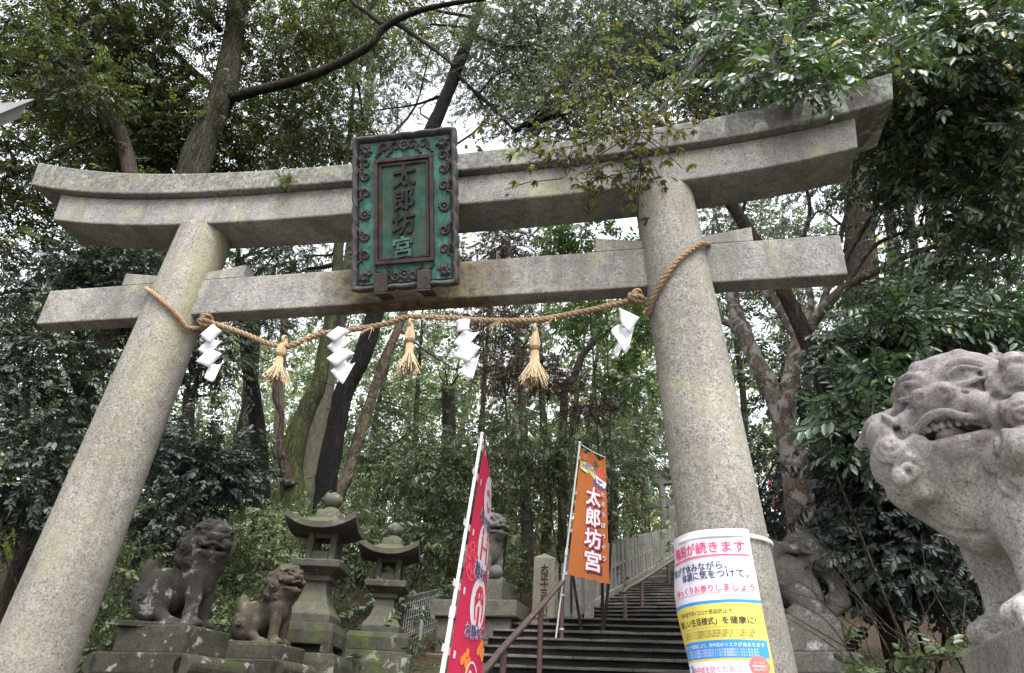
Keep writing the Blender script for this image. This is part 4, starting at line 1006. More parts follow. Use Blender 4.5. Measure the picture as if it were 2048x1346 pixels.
# ================================================================== carved guardian lions: signed distance sculpting + surface nets
class SDF:
    def __init__(s, lo, hi, h):
        s.h = h; s.lo = np.array(lo, float); n = np.ceil((np.array(hi) - lo) / h).astype(int) + 1; s.n = n
        s.ax = [s.lo[k] + h * np.arange(n[k]) for k in range(3)]
        s.F = np.full(n, 9.0, np.float32)
        s.M = np.eye(3); s.o = np.zeros(3)
    def frame(s, M=None, o=(0, 0, 0)): s.M = np.eye(3) if M is None else np.array(M); s.o = np.array(o, float)
    def w(s, p): return s.M @ np.array(p, float) + s.o
    def box(s, c, r):
        i0 = np.maximum(np.floor((c - r - s.lo) / s.h).astype(int), 0); i1 = np.minimum(np.ceil((c + r - s.lo) / s.h).astype(int) + 1, s.n)
        if (i1 <= i0).any(): return None
        sl = tuple(slice(a, b) for a, b in zip(i0, i1))
        return sl, np.stack(np.meshgrid(*[s.ax[k][sl[k]] for k in range(3)], indexing='ij'), -1)
    def put(s, sl, d, k, op):
        A = s.F[sl]
        if op == 'u':
            hh = np.clip(.5 + .5 * (A - d) / k, 0, 1); s.F[sl] = A * (1 - hh) + d * hh - k * hh * (1 - hh)
        else:
            hh = np.clip(.5 - .5 * (A + d) / k, 0, 1); s.F[sl] = A * (1 - hh) + (-d) * hh + k * hh * (1 - hh)
    def ell(s, c, r, k=.03, op='u', R=None):
        r = np.broadcast_to(np.array(r, float), (3,)); M = s.M if R is None else s.M @ R
        g = s.box(s.w(c), r.max() + k + .04)
        if g is None: return
        q = (g[1] - s.w(c)) @ M
        k0 = np.linalg.norm(q / r, axis=-1); k1 = np.linalg.norm(q / (r * r), axis=-1) + 1e-9
        s.put(g[0], k0 * (k0 - 1) / k1, k, op)
    def cap(s, a, b, ra, rb=None, k=.03, op='u'):
        rb = ra if rb is None else rb; a, b = s.w(a), s.w(b); c = (a + b) / 2
        g = s.box(c, np.linalg.norm(b - a) / 2 + max(ra, rb) + k + .04)
        if g is None: return
        p = g[1] - a; ba = b - a; t = np.clip(p @ ba / (ba @ ba), 0, 1)
        d = np.linalg.norm(p - t[..., None] * ba, axis=-1) - (ra + (rb - ra) * t); s.put(g[0], d, k, op)
    def chain(s, P, r, k=.02, op='u'):
        r = np.broadcast_to(np.array(r, float), (len(P),))
        for i in range(len(P) - 1): s.cap(P[i], P[i + 1], r[i], r[i + 1], k, op)
    def bx(s, c, h, rd=.02, k=.02, op='u', R=None):
        h = np.array(h, float); M = s.M if R is None else s.M @ R
        g = s.box(s.w(c), np.linalg.norm(h) + k + .04)
        if g is None: return
        q = np.abs((g[1] - s.w(c)) @ M) - (h - rd)
        d = np.linalg.norm(np.maximum(q, 0), axis=-1) + np.minimum(q.max(-1), 0) - rd; s.put(g[0], d, k, op)
    def curl(s, c, nrmv, size, hand=1, tr=None, turns=1.6, k=.008, rot=0):
        "a raised whorl: low dome with a spiral groove"
        nv = nrm(np.array(nrmv, float)); e1 = nrm(np.cross(nv, [.3, .2, 1])); e2 = np.cross(nv, e1); c = np.array(c, float)
        s.ell(c, (size * .95, size * .95, size * .50), .015, R=np.stack([e1, e2, nv], 1))
        th = np.linspace(0, turns * 2 * math.pi, int(12 * turns)); rr = size * (.16 + .86 * th / th[-1])
        P = [c + nv * size * (.62 - .56 * (r_ / size) ** 2) + (e1 * math.cos(t * hand + rot) + e2 * math.sin(t * hand + rot)) * r_ for t, r_ in zip(th, rr)]
        s.chain(P, tr or max(size * .14, s.h * 1.1), k)
    def hit(s, o, d):
        "where a sight line first meets the carved surface, and the surface normal there"
        o, d = np.array(o, float), nrm(d)
        for t in np.arange(0, 8, s.h * .5):
            i = np.round((o + d * t - s.lo) / s.h).astype(int)
            if (i > 0).all() and (i < s.n - 1).all() and s.F[tuple(i)] < 0:
                g = np.array([s.F[tuple(i + e)] - s.F[tuple(i - e)] for e in np.eye(3, dtype=int)]); return o + d * t, nrm(g)
    def net(s):
        F = s.F; pad = np.full(np.array(F.shape) + 2, .5, np.float32); pad[1:-1, 1:-1, 1:-1] = F; F = pad; lo = s.lo - s.h
        n = np.array(F.shape); ins_ = F < 0
        c = [(i, j, k) for i in (0, 1) for j in (0, 1) for k in (0, 1)]
        def sub(A, o): return A[o[0]:n[0] - 1 + o[0], o[1]:n[1] - 1 + o[1], o[2]:n[2] - 1 + o[2]]
        cnt = sum(sub(ins_, o).astype(np.int8) for o in c); act = (cnt > 0) & (cnt < 8)
        idx = -np.ones(act.shape, np.int64); ii = np.argwhere(act); idx[act] = np.arange(len(ii))
        P = np.zeros((len(ii), 3)); m = np.zeros(len(ii))
        vals = {o: sub(F, o)[act] for o in c}
        for a in range(8):
            for b in range(a + 1, 8):
                A, B = np.array(c[a]), np.array(c[b])
                if np.abs(A - B).sum() != 1: continue
                va, vb = vals[c[a]], vals[c[b]]; x = (va < 0) != (vb < 0); t = np.where(x, va / np.where(x, va - vb, 1), 0)
                P += np.where(x[:, None], A + (B - A) * t[:, None], 0); m += x
        P = P / m[:, None]; V = lo + (ii + P) * s.h; Q = []
        for ax in range(3):
            u, v = (ax + 1) % 3, (ax + 2) % 3
            sa = [slice(0, n[k] - 1) for k in range(3)]; sb = list(sa); sb[ax] = slice(1, n[ax])
            A = ins_[tuple(sa)]; B = ins_[tuple(sb)]; e = np.argwhere(A != B); e = e[(e[:, u] > 0) & (e[:, v] > 0)]
            f = A[tuple(e.T)]; du = np.eye(3, dtype=int)[u]; dv = np.eye(3, dtype=int)[v]
            q = np.stack([idx[tuple((e - du - dv).T)], idx[tuple((e - dv).T)], idx[tuple(e.T)], idx[tuple((e - du).T)]], 1)
            q[~f] = q[~f][:, ::-1]; Q.append(q)
        Q = np.concatenate(Q); Q = Q[(Q >= 0).all(1)]
        return V, Q
def tri_smooth(V, Q, it=1):
    for _ in range(it):
        A = np.zeros_like(V); c = np.zeros(len(V))
        for a, b in ((0, 1), (1, 2), (2, 3), (3, 0)):
            np.add.at(A, Q[:, a], V[Q[:, b]]); np.add.at(A, Q[:, b], V[Q[:, a]]); np.add.at(c, Q[:, a], 1); np.add.at(c, Q[:, b], 1)
        V = V * .5 + .5 * A / np.maximum(c, 1)[:, None]
    return V

def paw(s, c, r, d=1):
    "a broad paw with four toes pointing along +X"
    s.ell(c, (r * 1.25, r, r * .75), .02)
    for t in (-1.5, -.5, .5, 1.5):
        s.ell((c[0] + r * (1.05 - .12 * abs(t)), c[1] + t * r * .5, c[2] - r * .12), (r * .48, r * .3, r * .5), .008)
def lion_head(s, M, o, z=1.0, mouth=.5, zs=1.0, ears=True):
    """head looking along +X of its frame, about .6 wide at z = 1"""
    sc = np.array([1, 1, zs])
    def E(c, r, k=.03, op='u', R=None):
        s.frame(M, o); s.ell(np.array(c) * z * sc, np.array(r) * z * sc, k * z, op, R)
    def C(P, r, k=.02, op='u'): s.frame(M, o); s.chain([np.array(p) * z * sc for p in P], np.array(r) * z, k * z, op)
    E((0, 0, .09), (.275, .29, .225), .05)            # skull
    E((.05, 0, .215), (.19, .25, .145), .04)
    E((.19, 0, .05), (.15, .20, .11), .03)           # muzzle block
    E((.29, 0, .075), (.085, .10, .07), .02)         # nose
    for sy in (-1, 1):
        E((.345, sy * .055, .08), (.045, .05, .045), .008)     # nostril wings
        E((.392, sy * .055, .066), (.026, .026, .02), .006, 'c')
        C([(.30, sy * .12, .08), (.25, sy * .15, .06), (.22, sy * .18, .03)], [.014, .014, .01], .008, 'c')   # crease beside the nose
        E((.22, sy * .165, .01), (.12, .08, .07), .02)         # cheeks / lips
        C(spline([(.245, sy * .05, .185), (.255, sy * .10, .225), (.235, sy * .16, .225), (.185, sy * .22, .195), (.12, sy * .26, .20)], 4), np.linspace(.026, .020, 17), .012)   # brow
        E((.235, sy * .13, .155), (.045, .055, .042), .006)     # eyeball
        C(spline([(.26, sy * .065, .145), (.285, sy * .125, .118), (.255, sy * .195, .135)], 4), .013, .006)
        C(spline([(.268, sy * .07, .172), (.285, sy * .13, .193), (.245, sy * .195, .18)], 4), .013, .006)
        E((.283, sy * .130, .156), (.014, .016, .014), .004, 'c')
        for q in range(3): C(spline([(.16 - .04 * q, sy * (.235 + .015 * q), .17 - .01 * q), (.18 - .045 * q, sy * (.262 + .012 * q), .10), (.15 - .04 * q, sy * (.272 + .01 * q), .03)], 3), .014, .006)   # whisker rolls
        s.frame(M, o); s.curl(np.array([.17, sy * .265, .03]) * z * sc, (.4, sy, 0), .055 * z, sy)
    # forehead whorls
    for yy, xx, zz in ((0, .19, .285), (.10, .155, .305), (-.10, .155, .305)):
        s.frame(M, o); s.curl(np.array([xx, yy, zz]) * z * sc, (.8, yy * 2, .8), .036 * z, 1 if yy > 0 else -1)
    # upper lip, a wavy roll from cheek to cheek, with teeth below
    lip = [(.07, -.24, -.045), (.16, -.235, -.012), (.25, -.19, -.018), (.315, -.115, -.038), (.35, -.05, -.012), (.352, 0, -.004), (.35, .05, -.012), (.315, .115, -.038), (.25, .19, -.018), (.16, .235, -.012), (.07, .24, -.045)]
    C(spline(lip, 4), .021, .008)
    if mouth > 0:
        E((.25, 0, -.075), (.14, .155, .04 + .05 * mouth), .012, 'c')
        jz = -.115 - .075 * mouth
        E((.15, 0, jz - .02), (.18, .17, .07), .03); jl = [(.06, -.20, -.08), (.17, -.19, jz + .03), (.26, -.14, jz + .012), (.30, 0, jz), (.26, .14, jz + .012), (.17, .19, jz + .03), (.06, .20, -.08)]
        C(spline(jl, 5), .03, .012)
        E((.2, 0, jz + .055), (.11, .075, .035), .012)             # tongue
        for t in np.linspace(-1, 1, 13):
            a = t * 1.05; E((.115 + .205 * math.cos(a), .195 * math.sin(a), -.045), (.016, .016, .02 if abs(t) < .72 else .034), .005)
    else:
        C(spline([(.1, -.24, -.06), (.27, -.17, -.05), (.325, 0, -.055), (.27, .17, -.05), (.1, .24, -.06)], 5), .016, .01, 'c')
        E((.15, 0, -.11), (.18, .19, .07), .03)
    E((.10, 0, -.2), (.16, .16, .09), .04)                       # beard
    if ears:
        for sy in (-1, 1):      # ears lie back and out
            C([(-.02, sy * .24, .17), (-.08, sy * .31, .13), (-.13, sy * .36, .07)], [.055, .05, .02], .02)
    s.frame()

def mane_curls(s, o, M, rx, ry, rz, spots, size):
    for az, el, k in spots:
        a, e = math.radians(az), math.radians(el)
        d = np.array([math.cos(e) * math.cos(a), math.cos(e) * math.sin(a), math.sin(e)])
        p = M @ (d * [rx, ry, rz]) + o; nn = M @ nrm(d / [rx, ry, rz])
        s.frame(); s.curl(p, nn, size * k, 1 if az > 0 else -1, rot=az * .1)

def m_lion(name, base, dark, crust, crust_amt, lichen, lam, moss=None, zmin=None, lo=.42):
    def ex(n, c):
        z = n.xyz(n.geo('Normal'))[2]; up = n.ramp(n.math('MULTIPLY', n.math('ADD', z, 1), .5), [(.5 + lo / 2, .0), (.5 + lo / 2 + .2, 1)])       # crust grows where rain falls on it
        f = n.ramp(n.noise(3.4, 6, .68), [(.40, 0), (.60, 1)])
        f = n.math('MULTIPLY', n.math('ADD', n.math('MULTIPLY', f, .55), n.math('MULTIPLY', up, .62)), crust_amt, True)
        if zmin:
            mr = n.new('ShaderNodeMapRange'); mr.inputs['From Min'].default_value = zmin; mr.inputs['From Max'].default_value = zmin + .3; n.l(n.math('ADD', n.xyz()[2], n.math('MULTIPLY', n.math('SUBTRACT', n.noise(3, 4), .5), .5)), mr.inputs['Value']); f = n.math('MULTIPLY', f, mr.outputs[0])
        c = n.mix(f, c, n.mix(n.ramp(n.noise(75, 3, .8), [(.42, 0), (.6, 1)]), crust, tuple(min(x * 1.75, .6) for x in crust)))
        fl = n.math('MULTIPLY', n.ramp(n.noise(8, 5, .7), [(.56, 0), (.66, 1)]), n.ramp(n.noise(48, 3, .7), [(.36, .25), (.56, 1)]))
        return n.mix(n.math('MULTIPLY', fl, lam), c, lichen)
    return m_stone(name, base, dark, (.5, 1.3), 95, moss=moss, extra=ex)
M_koma = m_lion('pale_lion_granite', (.33, .322, .30), (.22, .21, .19), (.062, .050, .052), .78, (.34, .34, .33), .45, None, .36, -.55)
M_oldlion = m_lion('old_brown_lion_stone', (.062, .056, .046), (.028, .026, .021), (.04, .037, .028), .5, (.36, .36, .34), .8)
M_brownlion = m_lion('russet_lion_stone', (.086, .068, .05), (.045, .038, .028), (.06, .05, .035), .5, (.30, .29, .25), .25, moss=(.07, .07, .03))
M_backlion = m_lion('mottled_lion_stone', (.19, .178, .158), (.085, .08, .07), (.05, .045, .042), .75, (.45, .46, .44), .75)

def sitting_lion(h, head_yaw=0, head_pitch=0, mouth=.5, tail='fan'):
    "a lion about 1 m tall sitting on its haunches, facing +X, base plate at z = 0"
    s = SDF((-.62, -.42, -.02), (.62, .42, 1.12), h)
    s.ell((-.22, 0, .36), (.26, .20, .24), .05, R=roty(.5)); s.ell((.08, 0, .48), (.19, .19, .25), .06, R=roty(.2)); s.ell((.10, 0, .66), (.19, .21, .2), .06)
    for sy in (-1, 1):
        s.ell((-.26, sy * .15, .24), (.21, .10, .20), .03, R=roty(-.3)); s.cap((-.12, sy * .17, .12), (-.02, sy * .19, .05), .07, .055, .02); paw(s, (.02, sy * .19, .05), .065)
        s.chain([(.14, sy * .13, .5), (.17, sy * .14, .3), (.18, sy * .14, .07)], [.11, .075, .07], .03); paw(s, (.22, sy * .14, .055), .072)
        s.curl((-.31, sy * .245, .27), (0, sy, .15), .07, sy)
    for k, (a, b) in enumerate(((-.3, 0), (.0, .12), (.3, 0), (.15, -.12), (-.15, -.12))): s.frame()
    s.ell((-.42, 0, .46), (.10, .13, .24), .04, R=roty(-.25))
    for yy in (-.09, -.03, .03, .09): s.chain([(-.5, yy, .30), (-.53, yy * 1.1, .5), (-.46, yy * .6, .68)], [.014, .014, .01], .012, 'c')
    for sy in (-1, 1): s.curl((-.44, sy * .12, .34), (-.4, sy, 0), .075, -sy)
    M = rotz(head_yaw) @ roty(-head_pitch); o = np.array([.14, 0, .84])
    mM = rotz(head_yaw * .6); mo = np.array([.08, 0, .76])
    s.frame(mM, mo); s.ell((0, 0, 0), (.23, .27, .24), .05); s.frame()
    mane_curls(s, mo, mM, .22, .26, .23, [(a, e, k) for a, e, k in ((70, 5, 1), (105, 20, .9), (140, -5, 1), (100, -30, 1), (60, -35, .9), (-70, 5, 1), (-105, 20, .9), (-140, -5, 1), (-100, -30, 1), (-60, -35, .9), (180, 10, 1), (160, -40, 1), (200, -40, 1), (25, -50, .8), (-25, -50, .8))], .075)
    lion_head(s, M, o, .80, mouth)
    s.bx((-.12, 0, .0), (.40, .27, .035), .015, .01)
    return s.net()
kb = np.array([3.0, -1.485, 1.885]); KR = math.radians(174.3)
def crouch_lion(h):
    "the big guardian: standing on straight forelegs, swelling chest, heavy broad head turned to its left, facing +X"
    s = SDF((-1.15, -.62, -.02), (.62, .66, 1.46), h)
    s.ell((-.58, 0, .62), (.50, .29, .29), .06)
    s.ell((.05, 0, .585), (.21, .26, .25), .08); s.ell((.14, 0, .77), (.31, .31, .29), .09, R=roty(.5)); s.ell((-.10, 0, .90), (.27, .29, .26), .08)
    for sy in (-1, 1):
        s.ell((-.85, sy * .22, .36), (.24, .15, .30), .04); s.chain([(-.8, sy * .24, .25), (-.72, sy * .24, .07)], [.12, .09], .03); paw(s, (-.64, sy * .24, .065), .10)
        s.chain([(-.10, sy * .23, .62), (-.03, sy * .25, .42), (-.05, sy * .26, .20), (-.04, sy * .26, .06)], [.19, .14, .118, .12], .05); paw(s, (.02, sy * .265, .07), .108)
        s.chain([(-.02, sy * .30, .50), (.0, sy * .32, .40)], [.05, .02], .04)
    # breast ridge and folds under the shoulder
    s.chain(spline([(.02, .26, .62), (.12, .27, .70), (.2, .2, .74)], 4), .022, .04)
    # mane: rolls and whorls round the neck
    mo = np.array([.06, 0, .86]); mM = np.eye(3)
    s.ell((.06, 0, .86), (.30, .32, .25), .05)
    wh = [(52, -32, 1.2), (20, -8, 1.0), (30, -50, .75), (-10, 12, 1.1), (-50, 5, 1.1), (0, -30, .8), (74, -50, .7)]
    mane_curls(s, mo, mM, .31, .33, .26, wh, .10)
    m2 = np.array([-.12, 0, .93]); wh2 = [(128, -40, 1.0), (140, 26, 1.1), (165, 5, 1.1), (-100, 0, 1.2), (-130, 20, 1.2), (180, -20, 1.2)]
    s.ell(m2, (.27, .29, .26), .04)
    mane_curls(s, m2, mM, .27, .29, .26, wh2, .11)
    HM, HO, HZ = rotz(1.0) @ roty(-.05), np.array([.065, .07, .865]), .92
    def hp(p): return HM @ (np.array(p, float) * HZ * [1, 1, 1.12]) + HO
    s.frame()
    for an, r_, sz in ((58, .315, .10), (28, .335, .105), (0, .345, .10), (-28, .335, .10), (-56, .31, .09), (180, .31, .09), (208, .31, .09)):
        c_, n_ = math.cos(math.radians(an)), math.sin(math.radians(an))
        p = hp((-.13, r_ * c_, .05 + r_ * n_ * .95)); nn = HM @ nrm(np.array([.55, c_, n_]))
        s.ell(p, sz * .92, .012)
        if an < 125: s.curl(p + nn * sz * .55, nn, sz * .86, 1, rot=an * .05, turns=1.5)
    s.chain([hp((-.045, .295 * math.cos(t), .06 + .275 * math.sin(t))) for t in np.linspace(-1.0, 4.1, 26)], .024, .01, 'c')
    lion_head(s, HM, HO, HZ, .07, 1.2, False); s.frame(HM, HO); s.ell((.0, 0, .19), (.235, .255, .195), .05); s.frame()
    for q, (an, r_) in enumerate(((75, .32), (45, .34), (15, .36), (-15, .36), (-42, .34))):      # second row of locks further back
        c_, n_ = math.cos(math.radians(an)), math.sin(math.radians(an)); p = hp((-.30, r_ * c_ * 1.04, .03 + r_ * n_)); nn = HM @ nrm(np.array([.1, c_, n_]))
        s.frame(); s.ell(p, .105, .012); s.curl(p + nn * .05, nn, .085, -1, rot=q, turns=1.5)
    # locks of the mane laid over the shoulder and breast: rolls, then whorls
    Mi = rotz(-KR)
    def aim(px, py): return s.hit(Mi @ (CAM - kb) / .82, Mi @ ray(px + 5, py))
    s.frame()
    for px, py, r_, q in ((1765, 880, .10, .45), (1778, 930, .11, .4), (1805, 985, .09, .35), (1830, 900, .07, .25), (2012, 765, .12, .35), (2046, 750, .12, .35), (1998, 830, .07, .5), (2035, 830, .10, .4), (2002, 905, .105, .35), (2044, 900, .10, .35), (2030, 965, .07, .35), (1815, 938, .095, .2), (1776, 900, .075, .18), (1795, 965, .055, .2), (1850, 985, .055, .2), (1776, 845, .055, .2)):
        h_ = aim(px, py)
        if h_: p, nn = h_; s.ell(p + nn * .01, (r_, r_, r_ * q * 1.5), .010, R=np.stack([nrm(np.cross(nn, [0, .3, 1])), np.cross(nn, nrm(np.cross(nn, [0, .3, 1]))), nn], 1))
    for px, py, r_, hd in ((2002, 898, .088, 1), (2046, 895, .08, -1), (1812, 940, .088, -1), (1775, 892, .06, 1), (1840, 985, .05, 1), (2010, 768, .08, 1), (2038, 832, .07, -1), (1792, 958, .04, 1)):
        h_ = aim(px, py)
        if h_: p, nn = h_; s.curl(p - nn * r_ * .3, nn, r_, hd, turns=2.0, rot=px * .01)
    for pts in ([(1992, 745), (2010, 725), (2040, 722)], [(1985, 800), (1992, 770), (1988, 740)], [(1988, 850), (1984, 815), (1985, 790)], [(1830, 1010), (1850, 1040), (1900, 1062), (1960, 1065)], [(1980, 935), (1998, 960), (2030, 985)], [(1800, 880), (1790, 860), (1783, 830)]):
        P = [h_[0] for h_ in (aim(*q) for q in pts) if h_]
        if len(P) > 1: s.chain(spline(P, 5) if len(P) > 2 else P, .015, .010, 'c')
    # far ear lies out sideways like a curled leaf
    e0, e1, e2 = np.array([.24, -.12, 1.03]), np.array([.36, -.2, 1.02]), np.array([.47, -.28, .98])
    s.frame(); s.chain([e0, e1, e2], [.10, .085, .02], .03)
    s.bx((-.45, 0, .0), (.60, .40, .02), .01, .008)
    return s.net()
def place(V, Q, name, mat, root, sc, rz, loc, smooth_it=1, part='body'):
    V = tri_smooth(V, Q, smooth_it) if smooth_it else V
    V = (V * sc) @ rotz(rz).T + np.array(loc)
    return mesh_np(part, V, Q, mat, parent=root, smooth=True)

# --- big right guardian
k0 = empty('guardian_lion', kb, 'big pale granite guardian lion with purple-brown crust, nearest statue at the right edge', 'lion statue', 'guardian lion statues')
V, Q = crouch_lion(.0098)
place(V, Q, 'body', M_koma, k0, .82, KR, kb)
M_slab = m_stone('statue_plinth', (.235, .228, .205), (.16, .153, .135), (.5, 1.35), 85, moss=(.2, .2, .13), moss_amt=.4)
k1 = empty('statue_plinth', kb + [0, 0, -.2], 'pale granite slab under the big right guardian lion', 'plinth')
mb = MB(); mb.box(kb + np.array([0, 0, -.12]) + rotz(KR) @ np.array([-.40, 0, 0]), (.545, .40, .12), KR); mb.build('slab', M_slab, k1, bevel=.015)
mb = MB(); mb.box(kb + np.array([0, 0, -.9]) + rotz(KR) @ np.array([-.40, 0, 0]), (.47, .33, .66), KR); mb.build('base_block', M_slab, k1, bevel=.02)
rr_ = SDF((-.6, -.5, -.35), (.6, .5, .3), .025); rr_.ell((0, 0, -.1), (.42, .34, .24), .05); rr_.ell((-.2, .1, -.1), (.3, .25, .2), .05); rr_.ell((.25, -.1, -.12), (.25, .22, .2), .06)
V, Q = rr_.net(); V = V + .012 * np.sin(V[:, [1, 2, 0]] * 17)
rp_ = at(2050, 1362, d=2.35)
o = mesh_np('boulder', V * .5 + rp_ - [0, 0, .06], Q, M_koma, origin=rp_, smooth=True); tag(o, 'purple-grey boulder at the bottom right corner in front of the big lion', 'boulder')

# --- three sitting lions
def plinth(p, rz, tiers, label, mat, name='statue_plinth'):
    root = empty(name, p, label, 'plinth'); z = 0; M = rotz(rz)
    for k, (hx, hy, h, kind) in enumerate(tiers):
        mb = MB()
        if kind == 'slab': mb.box(np.array(p) + [0, 0, z - h / 2], (hx, hy, h / 2), rz); mb.build('slab', mat, root, bevel=.014)
        elif kind == 'table':     # a cushion slab on scrolled feet, hollow between
            mb.box(np.array(p) + [0, 0, z - h * .25], (hx, hy, h * .25), rz)
            for sx in (-1, 1):
                for sy in (-1, 1): mb.box(np.array(p) + M @ np.array([sx * (hx - .09), sy * (hy - .09), z - h * .75 + .003]), (.085, .085, h * .25), rz)
                c = np.array(p) + M @ np.array([sx * (hx - .01), 0, z - h * .28]); ax = M @ np.array([0, hy, 0])
                mb.tube(np.array([c - ax, c + ax]), h * .27, 18)
            for k2, x in enumerate(np.linspace(-hx + .22, hx - .22, 5)): mb.box(np.array(p) + M @ np.array([x, -hy + .03, z - h * .52]), (.055, .027, .025), rz)
            mb.build('scroll_table', mat, root, bevel=.016)
        elif kind == 'wide': mb.box(np.array(p) + [0, 0, z - h / 2], (hx, hy, h / 2), rz); mb.build('base_block', mat, root, bevel=.02)
        z -= h
    return root
M_pl_old = m_stone('old_plinth_stone', (.082, .077, .058), (.036, .034, .025), (.6, 1.25), 85, moss=(.045, .058, .014), moss_amt=.85, up_moss=True, lichen=(.36, .36, .33), lichen_amt=.85)
s1 = at(352, 1258, y=1.35)
V1, Q1 = sitting_lion(.0125, math.radians(-58), .0, .2)
a1 = empty('guardian_lion', s1, 'larger dark brown sitting guardian lion spotted with white lichen, on the left', 'lion statue', 'guardian lion statues')
place(V1, Q1, 'body', M_oldlion, a1, .80, math.radians(8), s1)
plinth(s1, math.radians(-10), [(.36, .25, .21, 'slab'), (.47, .33, .32, 'table'), (.5, .36, .5, 'wide')], 'scroll footed lichen-spotted plinth under the larger left lion', M_pl_old)
s2 = at(528, 1292, y=2.55)
V2, Q2 = sitting_lion(.014, math.radians(-22), .12, .4)
a2 = empty('guardian_lion', s2, 'smaller russet brown sitting guardian lion between the larger lion and the big lantern', 'lion statue', 'guardian lion statues')
place(V2, Q2, 'body', M_brownlion, a2, .68, math.radians(2), s2)
plinth(s2, math.radians(-6), [(.33, .22, .14, 'slab'), (.40, .30, .28, 'table'), (.42, .32, .5, 'wide')], 'mossy rounded plinth under the smaller russet lion', M_pl_old)
s3 = at(968, 1166, y=6.0)
a3 = empty('guardian_lion', s3, 'grey guardian lion with curly mane and a ball, half hidden behind the red banner', 'lion statue', 'guardian lion statues')
V3, Q3 = sitting_lion(.016, math.radians(-10), .2, .3)
place(V3, Q3, 'body', M_backlion, a3, .86, math.radians(-30), s3)
mb = MB(); mb.ball(s3 + rotz(math.radians(-30)) @ np.array([.33, -.12, .10]), .10, 14); mb.build('ball', M_backlion, a3, smooth=True)
M_ped = m_stone('pedestal_granite', (.16, .152, .128), (.085, .08, .066), (.55, 1.25), 90, moss=(.15, .15, .06), moss_amt=.5)
plinth(s3 + [0, 0, .0], math.radians(-4), [(.36, .30, .30, 'slab'), (.62, .46, .22, 'wide'), (.52, .38, .46, 'wide'), (.62, .45, .24, 'wide'), (.74, .55, .6, 'wide')], 'tall stepped granite pedestal behind the red banner', M_ped)

# --- rear half of the lion behind the right pillar: haunch, whorled tail, hooked tail end
b0 = at(1600, 1246, y=1.9)
s = SDF((-.75, -.38, -.02), (.50, .38, 1.0), .0125)
s.ell((-.12, 0, .40), (.36, .22, .26), .05, R=roty(.55)); s.ell((-.42, 0, .55), (.28, .22, .3), .06)
s.ell((.04, -.17, .27), (.15, .10, .27), .02, R=roty(-.45)); s.ell((.04, .15, .27), (.15, .10, .27), .02, R=roty(-.45))
s.chain([(.16, -.16, .07), (-.02, -.2, .05)], .055, .02)
s.ell((.17, -.06, .50), (.13, .15, .17), .04); s.ell((.10, 0, .62), (.14, .14, .12), .05)
for c, n_, sz in (((.15, -.20, .56), (.2, -1, .3), .075), ((.22, -.17, .44), (.4, -1, .1), .08), ((.28, -.06, .50), (1, -.3, .1), .07), ((.03, -.17, .62), (0, -1, .4), .06)): s.curl(c, n_, sz, 1)
s.chain([(.25, -.10, .40), (.33, -.11, .28), (.335, -.11, .14), (.26, -.12, .06)], [.07, .065, .075, .055], .02)
s.chain([(-.12, -.20, .48), (-.02, -.22, .56), (.08, -.20, .53)], [.03, .04, .03], .02)
s.chain([(.29, -.175, .30), (.31, -.18, .16)], .012, .01, 'c')
for sy in (-1, 1): s.chain([(-.5, sy * .16, .5), (-.48, sy * .16, .06)], [.12, .09], .03)
s.bx((-.12, 0, 0), (.40, .26, .03), .012, .01)
V, Q = s.net()
a4 = empty('guardian_lion', b0, 'mottled grey lion half hidden behind the right pillar, only haunch and tail showing', 'lion statue', 'guardian lion statues')
place(V, Q, 'body', M_backlion, a4, .95, math.radians(-14), b0)
p4 = plinth(b0, math.radians(-14), [(.30, .26, .24, 'slab'), (.36, .32, .30, 'table'), (.46, .36, .5, 'wide')], 'scroll ended plinth under the lion behind the right pillar', M_backlion)
# ================================================================== leaves
def m_leaf(name, a, b, old=None, old_amt=.06, rough=.38, tr=.3, trc=None, spec=.5):
    n = NT(name)
    rnd = n.geo('Random Per Island')
    c = n.mix(n.ramp(rnd, [(.1, 0), (.9, 1)]), a, b)
    c = n.mix(n.math('MULTIPLY', n.ramp(n.noise(.9, 3), [(.4, 0), (.65, 1)]), .5), c, tuple(x * .7 for x in a))
    if old: c = n.mix(n.ramp(n.math('FRACT', n.math('MULTIPLY', rnd, 37.7)), [(1 - old_amt - .01, 0), (1 - old_amt, 1)]), c, old)
    n.done(c, rough, None, spec)
    t = n.new('ShaderNodeBsdfTranslucent'); n.l(n.mix(.6, c, trc or (a[0] * 2.2, a[1] * 2.4, a[2] * 1.2)), t.inputs['Color'])
    mx = n.new('ShaderNodeMixShader'); mx.inputs[0].default_value = tr
    n.l(n.b.outputs[0], mx.inputs[1]); n.l(t.outputs[0], mx.inputs[2]); n.l(mx.outputs[0], n.out.inputs[0]); return n.m
